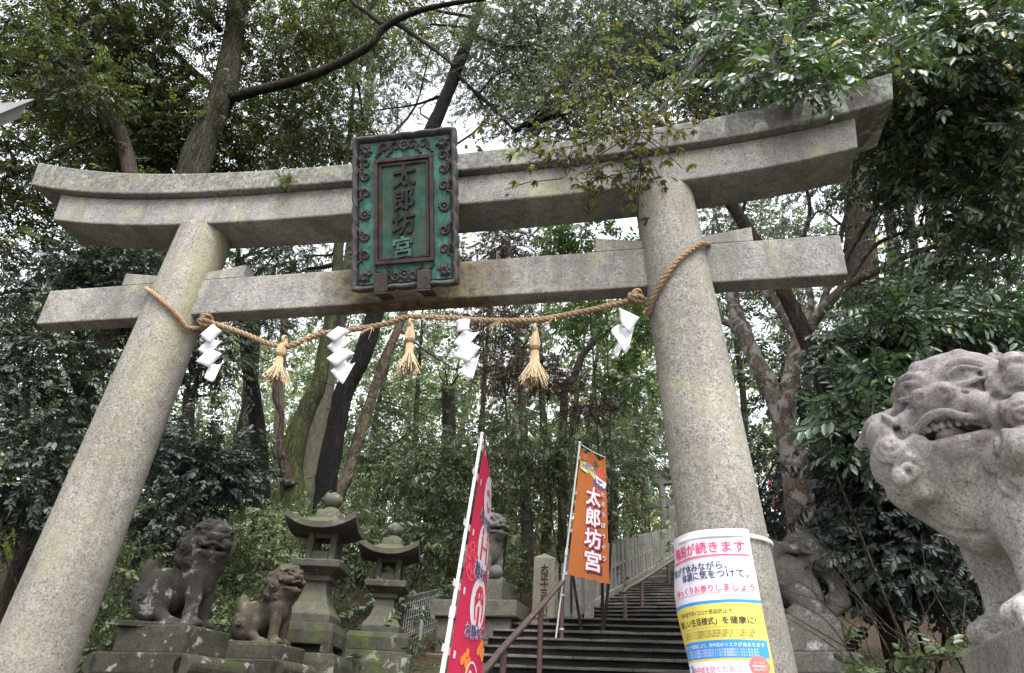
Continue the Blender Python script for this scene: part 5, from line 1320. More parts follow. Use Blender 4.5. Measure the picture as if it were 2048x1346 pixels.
def m_bark(name, a, b, sc=14, st=.12, bump=.8, moss=None, mamt=0, lich=None):
    n = NT(name)
    f = n.noise(sc, 6, .7, stretch=(1, 1, st), dist=.5)
    v = n.math('ABSOLUTE', n.math('SUBTRACT', n.noise(sc * 1.3, 3, .6, stretch=(1, 1, st * .7), dist=1.2), .5))
    c = n.mix(n.ramp(f, [(.35, 0), (.65, 1)]), a, b); c = n.mix(n.ramp(v, [(.0, .85), (.05, 0)]), c, tuple(x * .35 for x in a))
    if moss: c = n.mix(n.math('MULTIPLY', n.ramp(n.noise(2.4, 6, .7), [(.35, 0), (.62, 1)]), mamt), c, n.mix(n.noise(60, 2), tuple(x * .5 for x in moss), moss))
    if lich: c = n.mix(n.math('MULTIPLY', n.ramp(n.noise(5.5, 4, .6, dist=1), [(.52, 0), (.57, 1)]), .7), c, lich)
    return n.done(c, .9, n.bump(n.math('ADD', f, n.ramp(v, [(0, 0), (.09, .8)])), bump, .03), .2)
def leaf_proto(wd, fold, curl):
    "blade of unit length along +X, normal +Z: six points, two quads"
    V = np.array([(0, 0, 0), (.33, wd / 2, fold), (.74, wd * .42, fold * .8 - curl * .5), (1, 0, -curl), (.74, -wd * .42, fold * .8 - curl * .5), (.33, -wd / 2, fold)])
    return V, np.array([(0, 3, 2, 1), (0, 5, 4, 3)])
def leaf_far(wd):
    return np.array([(0, 0, 0), (.45, wd / 2, .06), (1, 0, -.08), (.45, -wd / 2, .06)]), np.array([(0, 3, 2, 1)])
def make_sprig(rs, n, tl, L, wd, droop=.3, far=False, whorl=False, palm=False):
    LV, LQ = leaf_far(wd) if far else leaf_proto(wd, .06, .14)
    V = []; Q = []; k = 0; M = []
    for i in range(n):
        t = (i + .6) / n if not whorl else (.55 + .45 * rs.uniform())
        az = (1 if i % 2 else -1) * math.radians(rs.uniform(32, 68)); 
        if whorl: az = rs.uniform(-2.4, 2.4)
        if palm: az = (i % 5 - 2) * .62; t = .25 + .75 * (i // 5) / max(1, (n - 1) // 5)
        s = L * rs.uniform(.7, 1.15)
        X = rotz(az) @ roty(rs.uniform(-.1, .5) + droop * .6) @ rotx(rs.uniform(-.6, .6))
        off = np.array([t * tl, 0, -droop * tl * t * t * .5])
        if palm: off = np.array([t * tl, .25 * tl * math.sin(i // 5 * 2.4), -droop * tl * t * t * .5])
        V.append((LV * s) @ X.T + off); Q.append(LQ + k); M += [0] * len(LQ); k += len(LV)
    # twig: a three sided stick
    r = tl * .009 + .0012; P = [np.array([x * tl, 0, -droop * tl * x * x * .5]) for x in (-.35, .45, 1)]
    for p, q in zip(P[:-1], P[1:]):
        tri = np.array([(0, r, 0), (0, -r * .5, r * .87), (0, -r * .5, -r * .87)])
        V.append(np.concatenate([p + tri, q + tri * .7])); Q.append(np.array([(0, 1, 4, 3), (1, 2, 5, 4), (2, 0, 3, 5)]) + k); M += [1] * 3; k += 6
    return np.concatenate(V), np.concatenate(Q), np.array(M)
KINDS = {}
def kind(name, **kw):
    rs = np.random.RandomState(hash(name) % 1000 if False else sum(map(ord, name))); KINDS[name] = [make_sprig(rs, **kw) for _ in range(5)]
kind('glossy', n=9, tl=.26, L=.125, wd=.44, droop=.25)
kind('glossy_small', n=11, tl=.25, L=.078, wd=.44, droop=.35)
kind('shrub', n=12, tl=.22, L=.060, wd=.46, droop=.35)
kind('camellia', n=10, tl=.22, L=.078, wd=.46, droop=.3)
kind('oak', n=9, tl=.26, L=.105, wd=.36, droop=.35)
kind('fine', n=12, tl=.24, L=.062, wd=.45, droop=.3)
kind('maple', n=15, tl=.28, L=.058, wd=.38, droop=.3, palm=True)
kind('mid', n=8, tl=.34, L=.14, wd=.42, droop=.3, far=True)
kind('far', n=8, tl=.55, L=.23, wd=.48, droop=.3, far=True)
kind('dry', n=16, tl=.24, L=.05, wd=.55, droop=.5, far=True)
def scatter(name, kindname, P, D, mats, parent=None, rs=None, tilt=.5, scale=(.8, 1.25), origin=None, face=(0, 0, 1.), mixf=0):
    "leafy sprigs at P pointing along D, blades turned roughly to the sky, one mesh"
    rs = rs or R; n = len(P); pr = KINDS[kindname]; ch = rs.randint(0, len(pr), n)
    X = nrm(D); Z0 = np.array(face, float) + rs.normal(0, tilt, (n, 3)); Y = nrm(np.cross(Z0, X)); Z = np.cross(X, Y)
    sc = rs.uniform(scale[0], scale[1], n)
    Vs, Qs, Ms = [], [], []; k = 0
    for c in range(len(pr)):
        V, Q, M = pr[c]; i = np.where(ch == c)[0]
        if not len(i): continue
        B = np.stack([X[i], Y[i], Z[i]], 1) * sc[i, None, None]
        W_ = np.einsum('vk,nkj->nvj', V, B) + P[i][:, None]
        Qs.append((Q[None] + (np.arange(len(i)) * len(V))[:, None, None] + k).reshape(-1, 4)); mm = np.tile(M, (len(i), 1)); mm[(rs.uniform(0, 1, len(i)) < mixf)[:, None] & (mm == 0)] = 2; Ms.append(mm.ravel())
        Vs.append(W_.reshape(-1, 3)); k += len(i) * len(V)
    return mesh_np(name, np.concatenate(Vs), np.concatenate(Qs), mats, parent=parent, origin=origin, matidx=np.concatenate(Ms))
def blob_points(rs, blobs, clump=.30, per=12):
    "sprigs gathered in clumps inside ellipsoids: (centre, radii, number)"
    P, D, C = [], [], []
    for c, r, n in blobs:
        c = np.array(c, float); r = np.broadcast_to(np.array(r, float), (3,)); m = max(1, int(n / per))
        d = nrm(rs.normal(0, 1, (m, 3))); q = c + d * r * (rs.uniform(.08, 1, (m, 1)) ** .45)
        k = rs.randint(0, m, n); p = q[k] + rs.normal(0, 1, (n, 3)) * clump * r * [1, 1, .75] * rs.uniform(.4, 1.3, (n, 1))
        o = nrm(p - c) * .6 + nrm(p - q[k] + 1e-6) * .8 + rs.normal(0, .4, (n, 3)) + [0, 0, -.12]
        P.append(p); D.append(o); C.append(q)
    return np.concatenate(P), np.concatenate(D), C
def trunk_mesh(mb, path, rad, seed=1, k=8, n=14, wob=.05):
    P = spline(path, k); r = np.interp(np.linspace(0, 1, len(P)), np.linspace(0, 1, len(rad)), rad)
    rs = np.random.RandomState(seed); P = P + np.cumsum(rs.normal(0, 1, P.shape), 0) * r[:, None] * .012
    mb.tube(P, r * (1 + .035 * np.sin(np.arange(len(P)) * .45 + seed) + .012 * rs.normal(0, 1, len(P)).clip(-1, 1)), n, True, wob, seed); return P, r
def limbs(mb, src, targets, rs, r0=.045, r1=.006):
    "thin crooked boughs from the nearest trunk point to leaf clumps"
    for t in targets:
        i = np.argmin(np.linalg.norm(src - t, axis=1) + np.maximum(0, src[:, 2] - t[2] + .5) * .8); a = src[i]; L = np.linalg.norm(t - a)
        if L < .3: continue
        m = (a + t) / 2 + rs.normal(0, .10, 3) * L + [0, 0, .08 * L]; m2 = a * .25 + t * .75 + rs.normal(0, .06, 3) * L
        P = spline([a, a * .6 + m * .4, m, m2, t], 4); mb.tube(P, np.linspace(r0 * min(1.3, .4 + L / 4), r1, len(P)), 6)
def tree(name, label, cat, trunks, barkm, leafm, kindname, blobs, group=None, seed=1, nlimb=14, clump=.3, per=12, tilt=.55, scale=(.6, 1.35), r0=.045, boughs=(), origin=None, twig=None, crownname='crown', face=(0, 0, 1.), leaf2=None, mixf=.2):
    rs = np.random.RandomState(seed)
    org = trunks[0][0][0] if trunks else origin
    root = empty(name, org, label, cat, group); src = []
    wood = MB()
    for i, (path, rad) in enumerate(list(trunks) + list(boughs)):
        P, r = trunk_mesh(wood, path, rad, seed + i, n=18 if max(rad) > .12 else 11); src.append(P)
    if blobs:
        P, D, C = blob_points(rs, blobs, clump, per)
        if nlimb and src:
            T = np.concatenate(C); T = T[rs.choice(len(T), min(nlimb, len(T)), replace=False)]
            limbs(wood, np.concatenate(src), T, rs, r0)
        wood.build('trunk', barkm, root, smooth=True, angle=180)
        scatter(crownname, kindname, P, D, [leafm, twig or barkm] + ([leaf2] if leaf2 else []), root, rs, tilt, scale, face=face, mixf=mixf if leaf2 else 0)
    return root
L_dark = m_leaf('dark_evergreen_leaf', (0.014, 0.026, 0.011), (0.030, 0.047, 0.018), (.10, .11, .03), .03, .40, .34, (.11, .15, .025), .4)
L_cam = m_leaf('glossy_camellia_leaf', (.054, .086, .058), (.105, .150, .100), (.30, .24, .05), .008, .27, .22, (.11, .17, .05), .75)
L_bright = m_leaf('bright_glossy_leaf', (.038, .078, .040), (.080, .145, .072), (.30, .26, .05), .008, .28, .25, (.12, .22, .04), .75)
L_grey = m_leaf('grey_green_leaf', (.050, .078, .040), (.100, .135, .072), (.12, .12, .04), .04, .38, .32, (.13, .17, .06))
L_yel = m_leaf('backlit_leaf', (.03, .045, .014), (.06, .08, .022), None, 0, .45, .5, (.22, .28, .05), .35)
L_maple = m_leaf('olive_maple_leaf', (.036, .050, .017), (.068, .088, .030), (.16, .10, .03), .06, .45, .4, (.17, .18, .04), .4)
L_lime = m_leaf('yellow_green_leaf', (0.075, 0.112, 0.027), (0.150, 0.194, 0.050), None, 0, .5, .5, (.34, .40, .07), .35)  # bright yellow-green leaf colour, also used for the far trees
L_brown = m_leaf('dry_purple_brown_leaf', (.050, .032, .030), (.12, .085, .078), (.16, .12, .10), .15, .5, .25, (.12, .07, .06), .4)
L_blue = m_leaf('dark_bluish_leaf', (0.016, 0.028, 0.020), (0.032, 0.049, 0.036), None, 0, .42, .2, (.05, .09, .04), .4)
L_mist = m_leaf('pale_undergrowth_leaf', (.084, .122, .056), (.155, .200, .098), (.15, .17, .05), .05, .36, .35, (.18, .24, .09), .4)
B_grey = m_bark('grey_brown_bark', (.024, .020, .014), (.056, .046, .032), 13, .12, 1.3, (.05, .055, .018), .4)
B_dark = m_bark('wet_dark_bark', (.005, .0045, .0045), (.018, .016, .014), 15, .18, 1.2)
B_moss = m_bark('mossy_bark', (.026, .023, .015), (.05, .044, .03), 12, .25, 1.0, (.048, .068, .010), .9)
B_brown = m_bark('brown_bark', (.032, .024, .019), (.066, .05, .04), 20, .12, .8)
B_pale = m_bark('pale_bark', (.13, .115, .09), (.21, .19, .15), 18, .4, .5, (.13, .15, .06), .4)
B_mott = m_bark('mottled_bark', (.085, .066, .054), (.13, .105, .086), 9, .8, .35, None, 0, (.26, .25, .23))
def A(*pts): return [at(x, y, y=d) for x, y, d in pts]

# ------------------------------------------------------------------ individual trees
Y1 = 4.6
t1 = A((318, 640, Y1), (352, 480, Y1), (385, 350, Y1), (418, 260, Y1), (450, 180, Y1), (466, 90, Y1), (476, 0, Y1), (480, -140, Y1))
g1 = np.array([t1[0][0] - .25, Y1 - .1, float(terr(t1[0][0] - .25, Y1)) - .1])
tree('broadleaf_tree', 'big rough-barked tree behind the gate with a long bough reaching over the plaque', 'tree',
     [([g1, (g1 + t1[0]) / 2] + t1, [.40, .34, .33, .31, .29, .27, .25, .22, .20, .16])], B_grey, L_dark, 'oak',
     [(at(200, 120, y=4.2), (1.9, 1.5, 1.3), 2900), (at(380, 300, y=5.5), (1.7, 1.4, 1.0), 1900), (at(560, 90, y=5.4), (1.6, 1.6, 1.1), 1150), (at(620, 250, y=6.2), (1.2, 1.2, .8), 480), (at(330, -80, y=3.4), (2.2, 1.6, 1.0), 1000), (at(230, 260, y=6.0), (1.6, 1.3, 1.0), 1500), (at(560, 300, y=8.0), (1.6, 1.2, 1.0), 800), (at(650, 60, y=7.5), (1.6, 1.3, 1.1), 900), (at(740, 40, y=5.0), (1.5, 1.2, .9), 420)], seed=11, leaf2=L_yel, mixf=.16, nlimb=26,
     boughs=[(A((462, 195, Y1), (510, 182, Y1 - .1), (580, 165, Y1 - .2), (655, 138, Y1 - .3), (735, 95, Y1 - .4), (770, 55, Y1 - .5), (830, 25, Y1 - .6), (900, 8, Y1 - .7), (970, -2, Y1 - .8)), [.12, .105, .095, .09, .082, .075, .06, .05, .04]),
             (A((768, 50, Y1 - .5), (735, 25, Y1 - .5), (705, 2, Y1 - .5), (660, -60, Y1 - .5)), [.06, .05, .045, .03]),
             (A((790, 45, Y1 - .5), (835, 75, Y1 - .4), (870, 100, Y1 - .4), (908, 132, Y1 - .3)), [.05, .042, .035, .025]),
             (A((440, 190, Y1), (395, 150, Y1 + .2), (350, 105, Y1 + .2), (332, 60, Y1 + .3), (330, 20, Y1 + .3), (285, -20, Y1 + .3)), [.10, .08, .06, .05, .045, .04]),
             (A((478, 20, Y1), (530, -30, Y1), (560, -90, Y1)), [.12, .09, .06]), (A((440, 60, Y1), (400, 10, Y1), (390, -60, Y1)), [.08, .07, .05])])
Y2 = 3.6
t2 = A((285, 470, Y2), (262, 345, Y2), (238, 260, Y2), (204, 205, Y2), (176, 160, Y2), (146, 118, Y2), (122, 65, Y2), (100, 0, Y2), (60, -100, Y2))
g2 = np.array([t2[0][0] + .15, Y2, float(terr(t2[0][0], Y2)) - .1])
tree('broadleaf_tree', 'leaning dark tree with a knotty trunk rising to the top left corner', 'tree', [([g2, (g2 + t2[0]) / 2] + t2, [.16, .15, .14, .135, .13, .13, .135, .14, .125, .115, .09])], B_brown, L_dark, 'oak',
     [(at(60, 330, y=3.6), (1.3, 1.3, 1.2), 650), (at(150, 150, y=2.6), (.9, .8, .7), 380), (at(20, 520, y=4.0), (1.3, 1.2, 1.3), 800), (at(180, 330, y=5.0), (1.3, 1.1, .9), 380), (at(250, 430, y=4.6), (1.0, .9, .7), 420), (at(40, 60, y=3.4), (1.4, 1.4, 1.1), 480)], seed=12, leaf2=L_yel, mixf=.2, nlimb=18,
     boughs=[(A((140, 110, Y2), (165, 60, Y2 + .2), (185, 20, Y2 + .3), (230, -40, Y2 + .4)), [.07, .06, .05, .04]), (A((236, 258, Y2), (160, 285, Y2 - .2), (80, 330, Y2 - .3), (10, 355, Y2 - .4)), [.03, .025, .02, .012])])
Y3 = 7.2
t3 = A((642, 1040, Y3), (655, 940, Y3), (676, 830, Y3), (690, 775, Y3), (722, 720, Y3), (748, 640, Y3), (775, 545, Y3), (815, 400, Y3), (852, 290, Y3), (895, 190, Y3), (925, 110, Y3), (948, 50, Y3), (966, -10, Y3), (985, -120, Y3))
g3 = np.array([t3[0][0], Y3, float(terr(t3[0][0], Y3)) - .1])
tree('broadleaf_tree', 'slender nearly black wet trunk bending right behind the plaque up to the top edge', 'tree', [([g3] + t3, [.22, .20, .19, .185, .18, .175, .175, .17, .168, .165, .155, .145, .135, .12, .1])], B_dark, L_grey, 'fine',
     [(at(1030, 120, y=7.4), (1.7, 1.6, 1.3), 1700), (at(860, 60, y=7.8), (1.3, 1.4, .9), 420), (at(1130, 40, y=6.6), (1.7, 1.6, 1.1), 1700), (at(1190, 190, y=6.0), (1.3, 1.3, .9), 1500), (at(1060, 230, y=7.0), (.9, .9, .5), 420), (at(760, 215, y=8.2), (1.0, 1.2, .9), 300)], face=(0, -.45, .8), seed=13, leaf2=L_maple, mixf=.10, nlimb=22, r0=.05,
     boughs=[(A((905, 140, Y3), (940, 175, Y3 - .2), (985, 215, Y3 - .4), (1030, 262, Y3 - .6)), [.06, .05, .04, .025]), (A((945, 70, Y3), (1020, 95, Y3 - .3), (1080, 75, Y3 - .5), (1140, 70, Y3 - .6)), [.055, .05, .04, .025])])
Y4 = 6.3
t4 = A((592, 1110, Y4), (590, 1000, Y4), (585, 935, Y4), (598, 870, Y4), (622, 810, Y4), (640, 770, Y4), (652, 700, Y4), (664, 640, Y4), (675, 560, Y4), (682, 470, Y4), (690, 370, Y4))
g4 = np.array([t4[0][0], Y4, float(terr(t4[0][0], Y4)) - .1])
r4 = tree('mossy_tree', 'crooked trunk covered in bright green moss behind the larger lantern', 'tree', [([g4] + t4, [.24, .22, .205, .20, .185, .155, .135, .125, .12, .11, .10, .09])], B_moss, L_grey, 'fine',
     [(at(640, 250, y=9.4), (1.5, 1.3, 1.3), 1100), (at(780, 150, y=9.6), (1.2, 1.0, 1.1), 520), (at(700, 60, y=10), (1.4, 1.2, 1.1), 700), (at(880, 60, y=10.5), (1.2, 1.2, .8), 350), (at(1010, 60, y=10.5), (1.4, 1.2, 1.0), 600), (at(560, 520, y=7.5), (1.1, .9, .7), 420), (at(650, 580, y=9), (1.0, .9, .7), 300), (at(500, 600, y=8.5), (1.0, .9, .8), 400), (at(970, 170, y=9), (1.0, .8, .6), 330), (at(1060, 480, y=9.5), (1.2, .8, .5), 420), (at(1440, 430, y=7.5), (1.1, .8, .7), 460), (at(760, 520, y=9.5), (1.0, .8, .6), 250)], seed=14, nlimb=10)
dl = MB(); trunk_mesh(dl, A((580, 975, Y4 - .2), (566, 920, Y4 - .22), (560, 880, Y4 - .2), (563, 830, Y4 - .2), (552, 800, Y4 - .2), (551, 760, Y4 - .2)), [.10, .085, .05, .04, .055, .06], 5); dl.build('dead_limb', m_bark('reddish_dead_wood', (.03, .02, .016), (.07, .046, .04), 20, .15, .9), r4, smooth=True, angle=180)
Y5 = 8.2
t5 = A((672, 1010, Y5), (695, 950, Y5), (716, 880, Y5), (742, 800, Y5), (768, 720, Y5), (798, 650, Y5), (830, 560, Y5), (862, 470, Y5))
g5 = np.array([t5[0][0] - .1, Y5, float(terr(t5[0][0], Y5)) - .1])
tree('thin_tree', 'thin brown-grey leaning trunk with peeling patches right of the black trunk', 'tree', [([g5] + t5, [.13, .125, .12, .115, .11, .10, .085, .07, .05])], m_bark('peeling_bark', (.10, .08, .055), (.17, .14, .10), 12, .3, .6, None, 0, (.04, .03, .025)), L_grey, 'fine', [(at(860, 520, y=9), (.9, .9, .8), 130)], seed=15, nlimb=6, boughs=[(A((795, 655, Y5), (850, 700, Y5 + .3), (905, 735, Y5 + .4)), [.03, .025, .012])])
# right: mottled forked tree behind the pillar
Y8 = 3.3
t8 = A((1612, 1180, Y8), (1606, 1080, Y8), (1598, 990, Y8), (1588, 915, Y8), (1570, 860, Y8), (1545, 790, Y8), (1515, 730, Y8), (1488, 670, Y8), (1466, 610, Y8), (1458, 540, Y8), (1440, 470, Y8))
g8 = np.array([t8[0][0], Y8, float(terr(t8[0][0], Y8)) - .15])
tree('mottled_tree', 'forked tree with smooth mottled grey-brown bark right of the right pillar', 'tree',
     [([g8] + t8, [.17, .155, .15, .145, .145, .12, .105, .10, .09, .08, .07, .05])], B_mott, L_cam, 'camellia',
     [(at(1560, 60, y=2.6), (1.1, 1.2, .75), 1100), (at(1400, 70, y=2.8), (1.1, 1.2, .8), 1000), (at(1230, 50, y=3.4), (1.0, 1.2, .8), 800), (at(1480, 190, y=2.2), (.9, .8, .4), 500), (at(1760, 60, y=2.0), (1.2, 1.2, .8), 1200), (at(1930, 80, y=1.8), (1.1, 1.1, .9), 1200), (at(1840, 230, y=2.2), (.9, .9, .7), 900), (at(2000, 300, y=2.4), (.9, .9, .9), 900), (at(1880, 420, y=3.2), (1.0, .9, .5), 230), (at(2030, 500, y=3.0), (.7, .8, .4), 120)], face=(-.25, -.75, .75), seed=16, leaf2=L_bright, mixf=.25, nlimb=40, clump=.24, r0=.04,
     boughs=[(A((1572, 865, Y8), (1575, 800, Y8 - .1), (1588, 730, Y8 - .1), (1605, 670, Y8 - .1)), [.11, .10, .095, .085]),
             (A((1600, 680, Y8 - .1), (1575, 640, Y8), (1550, 605, Y8), (1530, 580, Y8), (1500, 520, Y8), (1480, 440, Y8)), [.075, .065, .06, .055, .045, .03]),
             (A((1604, 675, Y8 - .1), (1622, 610, Y8), (1616, 570, Y8), (1600, 500, Y8), (1620, 420, Y8), (1600, 330, Y8)), [.05, .04, .035, .03, .025, .02]),
             (A((1606, 672, Y8 - .1), (1645, 620, Y8 - .2), (1690, 575, Y8 - .2), (1760, 540, Y8 - .3), (1830, 505, Y8 - .4), (1920, 480, Y8 - .5)), [.075, .06, .05, .042, .035, .02]),
             (A((1640, 628, Y8 - .2), (1655, 580, Y8 - .1), (1690, 520, Y8), (1740, 440, Y8), (1800, 390, Y8), (1870, 350, Y8)), [.045, .04, .035, .03, .025, .015]),
             (A((1700, 570, Y8 - .2), (1780, 560, Y8 - .2), (1870, 580, Y8 - .2), (1960, 610, Y8 - .2), (2050, 590, Y8 - .3)), [.035, .03, .026, .02, .012]),
             (A((1700, 600, Y8), (1745, 590, Y8), (1700, 650, Y8 - .2)), [.03, .022, .012]),
             (A((1690, 575, Y8 - .2), (1740, 500, Y8), (1790, 470, Y8), (1850, 455, Y8), (1960, 400, Y8)), [.035, .028, .022, .018, .01]), (A((1760, 540, Y8 - .3), (1860, 560, Y8 - .2), (1950, 545, Y8), (2060, 560, Y8)), [.028, .022, .018, .012]), (A((1720, 290, Y8), (1800, 300, Y8), (1880, 330, Y8 + .1), (1990, 350, Y8)), [.03, .025, .02, .012]), (A((1640, 628, Y8 - .2), (1700, 400, Y8 + .3), (1720, 290, Y8), (1735, 200, Y8)), [.035, .03, .026, .02]),
             (A((1500, 700, Y8), (1470, 655, Y8 + .1), (1440, 640, Y8 + .1)), [.05, .045, .04])])
Y9 = 8.5
t9 = A((1735, 640, Y9), (1728, 560, Y9), (1722, 470, Y9), (1715, 380, Y9), (1705, 270, Y9), (1690, 130, Y9))
g9 = np.array([t9[0][0], Y9, float(terr(t9[0][0], Y9)) - .1])
tree('cedar_tree', 'thick shaggy brown trunk standing behind the right end of the tie beam', 'tree', [([g9] + t9, [.44, .38, .32, .29, .26, .24, .2])], m_bark('shaggy_bark', (.035, .025, .02), (.085, .06, .045), 22, .1, 1.0), L_cam, 'glossy_small', [(at(1640, 330, y=9.5), (1.7, 1.0, 1.2), 900), (at(1560, 500, y=9.6), (1.3, 1.0, .9), 620), (at(1830, 300, y=9.5), (1.9, 1.2, 1.2), 800), (at(1920, 560, y=9.5), (1.6, 1.0, 1.0), 420), (at(1520, 640, y=6.0), (.8, .8, .8), 300)], face=(-.25, -.75, .75), seed=17, leaf2=L_grey, mixf=.3, nlimb=12)
for i, (pts, rad, yy, m, lab) in enumerate([
        (((1935, 650), (1915, 580), (1895, 520), (1872, 460), (1850, 380)), (.12, .11, .10, .10, .08), 7.0, B_pale, 'pale smooth leaning trunk in the thicket above the big right lion'),
        (((1800, 600), (1795, 540), (1785, 480), (1775, 400)), (.13, .12, .12, .11), 9.5, B_brown, 'straight brown trunk just right of the thick shaggy trunk'),
        (((1838, 600), (1832, 540), (1826, 470), (1815, 390)), (.10, .095, .09, .08), 10.0, B_brown, 'thin brown trunk between the shaggy trunk and the pale leaning trunk')]):
    P = A(*[(x, y, yy) for x, y in pts]); g = np.array([P[0][0], yy, float(terr(P[0][0], yy)) - .1])
    tree('forest_tree', lab, 'tree', [([g] + P, (rad[0] * 1.2,) + rad)], m, L_dark, 'mid', [(P[-1] + [0, 0, .8], (1.2, 1.2, .9), 90)], seed=30 + i, nlimb=6)
# trunks deeper in the wood, left and middle
for i, (pts, rad, yy, m, lab) in enumerate([
        (((528, 1090), (522, 1000), (518, 900), (508, 800), (497, 730), (488, 640), (480, 520)), (.2, .19, .18, .16, .15, .14, .12), 9.0, B_dark, 'black trunk left of the mossy trunk rising behind the lions'),
        (((470, 1020), (478, 940), (492, 870), (500, 800), (506, 700), (512, 560)), (.3, .28, .25, .2, .19, .16), 11.5, B_brown, 'broad brown trunk behind the black trunk at left'),
        (((365, 1110), (362, 1040), (366, 980), (372, 900), (380, 780)), (.17, .16, .15, .14, .12), 8.0, B_brown, 'straight brown trunk standing behind the head of the larger left lion'),
        (((552, 1000), (556, 900), (560, 800), (566, 700), (572, 600)), (.14, .14, .13, .12, .10), 13.0, B_pale, 'pale straight trunk seen just left of the mossy trunk'),
        (((700, 520), (712, 330), (724, 260), (738, 190), (745, 120)), (.17, .14, .13, .12, .10), 10.0, B_pale, 'pale grey trunk above the beam left of the plaque'),
        (((915, 1120), (912, 1060), (905, 980), (900, 900), (896, 780)), (.25, .23, .22, .2, .18), 13.0, B_grey, 'thick grey-brown trunk behind the pole of the red banner'),
        (((1055, 1080), (1052, 1020), (1050, 950), (1046, 850), (1040, 700)), (.16, .15, .14, .12, .10), 13.5, B_brown, 'narrow dark trunk rising behind the marker stone'),
        (((1092, 1090), (1098, 1000), (1092, 930), (1085, 800), (1078, 660)), (.14, .13, .12, .1, .08), 15.0, B_grey, 'narrow grey trunk behind the right edge of the marker stone'),
        (((1225, 1010), (1228, 960), (1216, 880), (1208, 780)), (.13, .12, .12, .1), 15.5, B_dark, 'short dark forked trunk right of the orange banner'),
        (((1128, 800), (1145, 760), (1165, 710), (1190, 680), (1215, 630)), (.10, .10, .09, .08, .05), 12.0, B_grey, 'grey leaning bough-like trunk between the long tassel and the right pillar')]):
    P = A(*[(x, y, yy) for x, y in pts]); g = np.array([P[0][0], yy, float(terr(P[0][0], yy)) - .1])
    tree('forest_tree', lab, 'tree', [([g] + P, (rad[0] * 1.15,) + tuple(rad))], m, L_grey, 'mid', [(P[-1] + [0, 0, .6], (1.3, 1.3, 1.0), 75)], seed=40 + i, nlimb=6)
# many slim trunks far up the slope
rs = np.random.RandomState(5)
pale_specs = [(455, 21), (610, 24), (735, 22), (770, 26), (830, 20), (868, 27), (880, 23), (950, 19), (1000, 25), (1030, 22), (1120, 24), (1165, 20), (1240, 23), (1262, 27), (1290, 19), (1300, 24), (1500, 18), (1640, 17), (2000, 16), (40, 19), (180, 22), (240, 17)]
for i, (px, yy) in enumerate(pale_specs):
    b = at(px, 1000, y=yy); zt = float(terr(b[0], yy)); g = np.array([b[0], yy, zt - .2]); h = rs.uniform(9, 13); ln = rs.normal(0, .05, 2)
    P = [g, g + [ln[0] * 3 + rs.normal(0, .1), 0, 3], g + [ln[0] * 6 + rs.normal(0, .15), ln[1] * 5, 6], g + [ln[0] * h, ln[1] * h, h]]
    tree('slender_tree', 'slender bare-stemmed tree among many on the wooded slope behind the gate', 'tree', [(P, [.14, .12, .10, .04])], [B_pale, B_grey, B_brown][i % 3], [L_lime, L_grey, L_mist][i % 3], 'far',
         [(P[-1] + [0, 0, -.6], (1.9, 1.9, 1.8), 55), (P[2] + [.3, 0, 1.5], (1.4, 1.4, 1.0), 26)], 'slender trees on the slope behind', seed=60 + i, nlimb=9, r0=.04, tilt=.8)

# ------------------------------------------------------------------ bushes and leafy masses that read as plants of their own
def bush(name, label, cat, leafm, kindname, blobs, bark=B_brown, seed=1, stems=5, **kw):
    rs = np.random.RandomState(seed); c = np.mean([np.array(b[0]) for b in blobs], 0); gz = float(terr(c[0], c[1]))
    g = np.array([c[0], c[1], gz - .1]); tr = []
    for k in range(stems):
        b = np.array(blobs[k % len(blobs)][0]); p0 = g + [rs.normal(0, .15), rs.normal(0, .15), 0]
        tr.append(([p0, p0 * .6 + b * .4 + rs.normal(0, .16, 3), b + rs.normal(0, .2, 3)], [.022, .016, .007]))
    return tree(name, label, cat, tr, bark, leafm, kindname, blobs, seed=seed, **kw)
bush('camellia_bush', 'glossy bright green bush behind and left of the big right lion', 'bush', L_bright, 'glossy_small',
     [(at(1800, 690, y=1.5), (.5, .6, .28), 445), (at(1715, 800, y=1.4), (.2, .5, .26), 175), (at(1705, 860, y=1.2), (.16, .4, .2), 121), (at(1880, 660, y=1.8), (.8, .7, .35), 513), (at(2020, 720, y=1.6), (.6, .6, .4), 270)], face=(-.25, -.75, .75), seed=21, leaf2=L_cam, mixf=.35, clump=.24, nlimb=12, r0=.02)
bush('dark_bush', 'dark bluish-green bush below the head of the big right lion', 'bush', L_blue, 'shrub',
     [(at(1790, 980, y=1.9), (.42, .5, .5), 798), (at(1680, 960, y=3.9), (.5, .5, .5), 570), (at(1850, 1080, y=1.7), (.6, .5, .5), 532), (at(1770, 1120, y=2.0), (.3, .4, .3), 247), (at(1520, 960, y=5.5), (.8, .6, .8), 494), (at(1660, 760, y=5), (.8, .6, .6), 570)], face=(-.25, -.75, .75), seed=22, clump=.28, nlimb=14, r0=.02)
bush('dark_bush', 'large dark evergreen bush left of and behind the left stone pillar', 'bush', L_blue, 'shrub',
     [(at(90, 760, y=3.0), (.9, .8, .9), 1178), (at(250, 560, y=3.4), (.9, .8, .5), 988), (at(30, 950, y=2.6), (.8, .7, .7), 817), (at(170, 620, y=3.8), (1.0, .8, .6), 874), (at(380, 700, y=5.2), (.9, .8, .6), 627)], seed=23, leaf2=L_grey, mixf=.15, clump=.3, nlimb=14, r0=.025)
bush('dark_bush', 'drooping dark-leaved bush right of the left pillar above the larger lion', 'bush', L_blue, 'shrub',
     [(at(400, 930, y=3.0), (.62, .5, .38), 627), (at(350, 1040, y=2.8), (.35, .35, .3), 209), (at(310, 880, y=3.4), (.5, .4, .35), 285)], seed=24, clump=.28, nlimb=9, r0=.02)
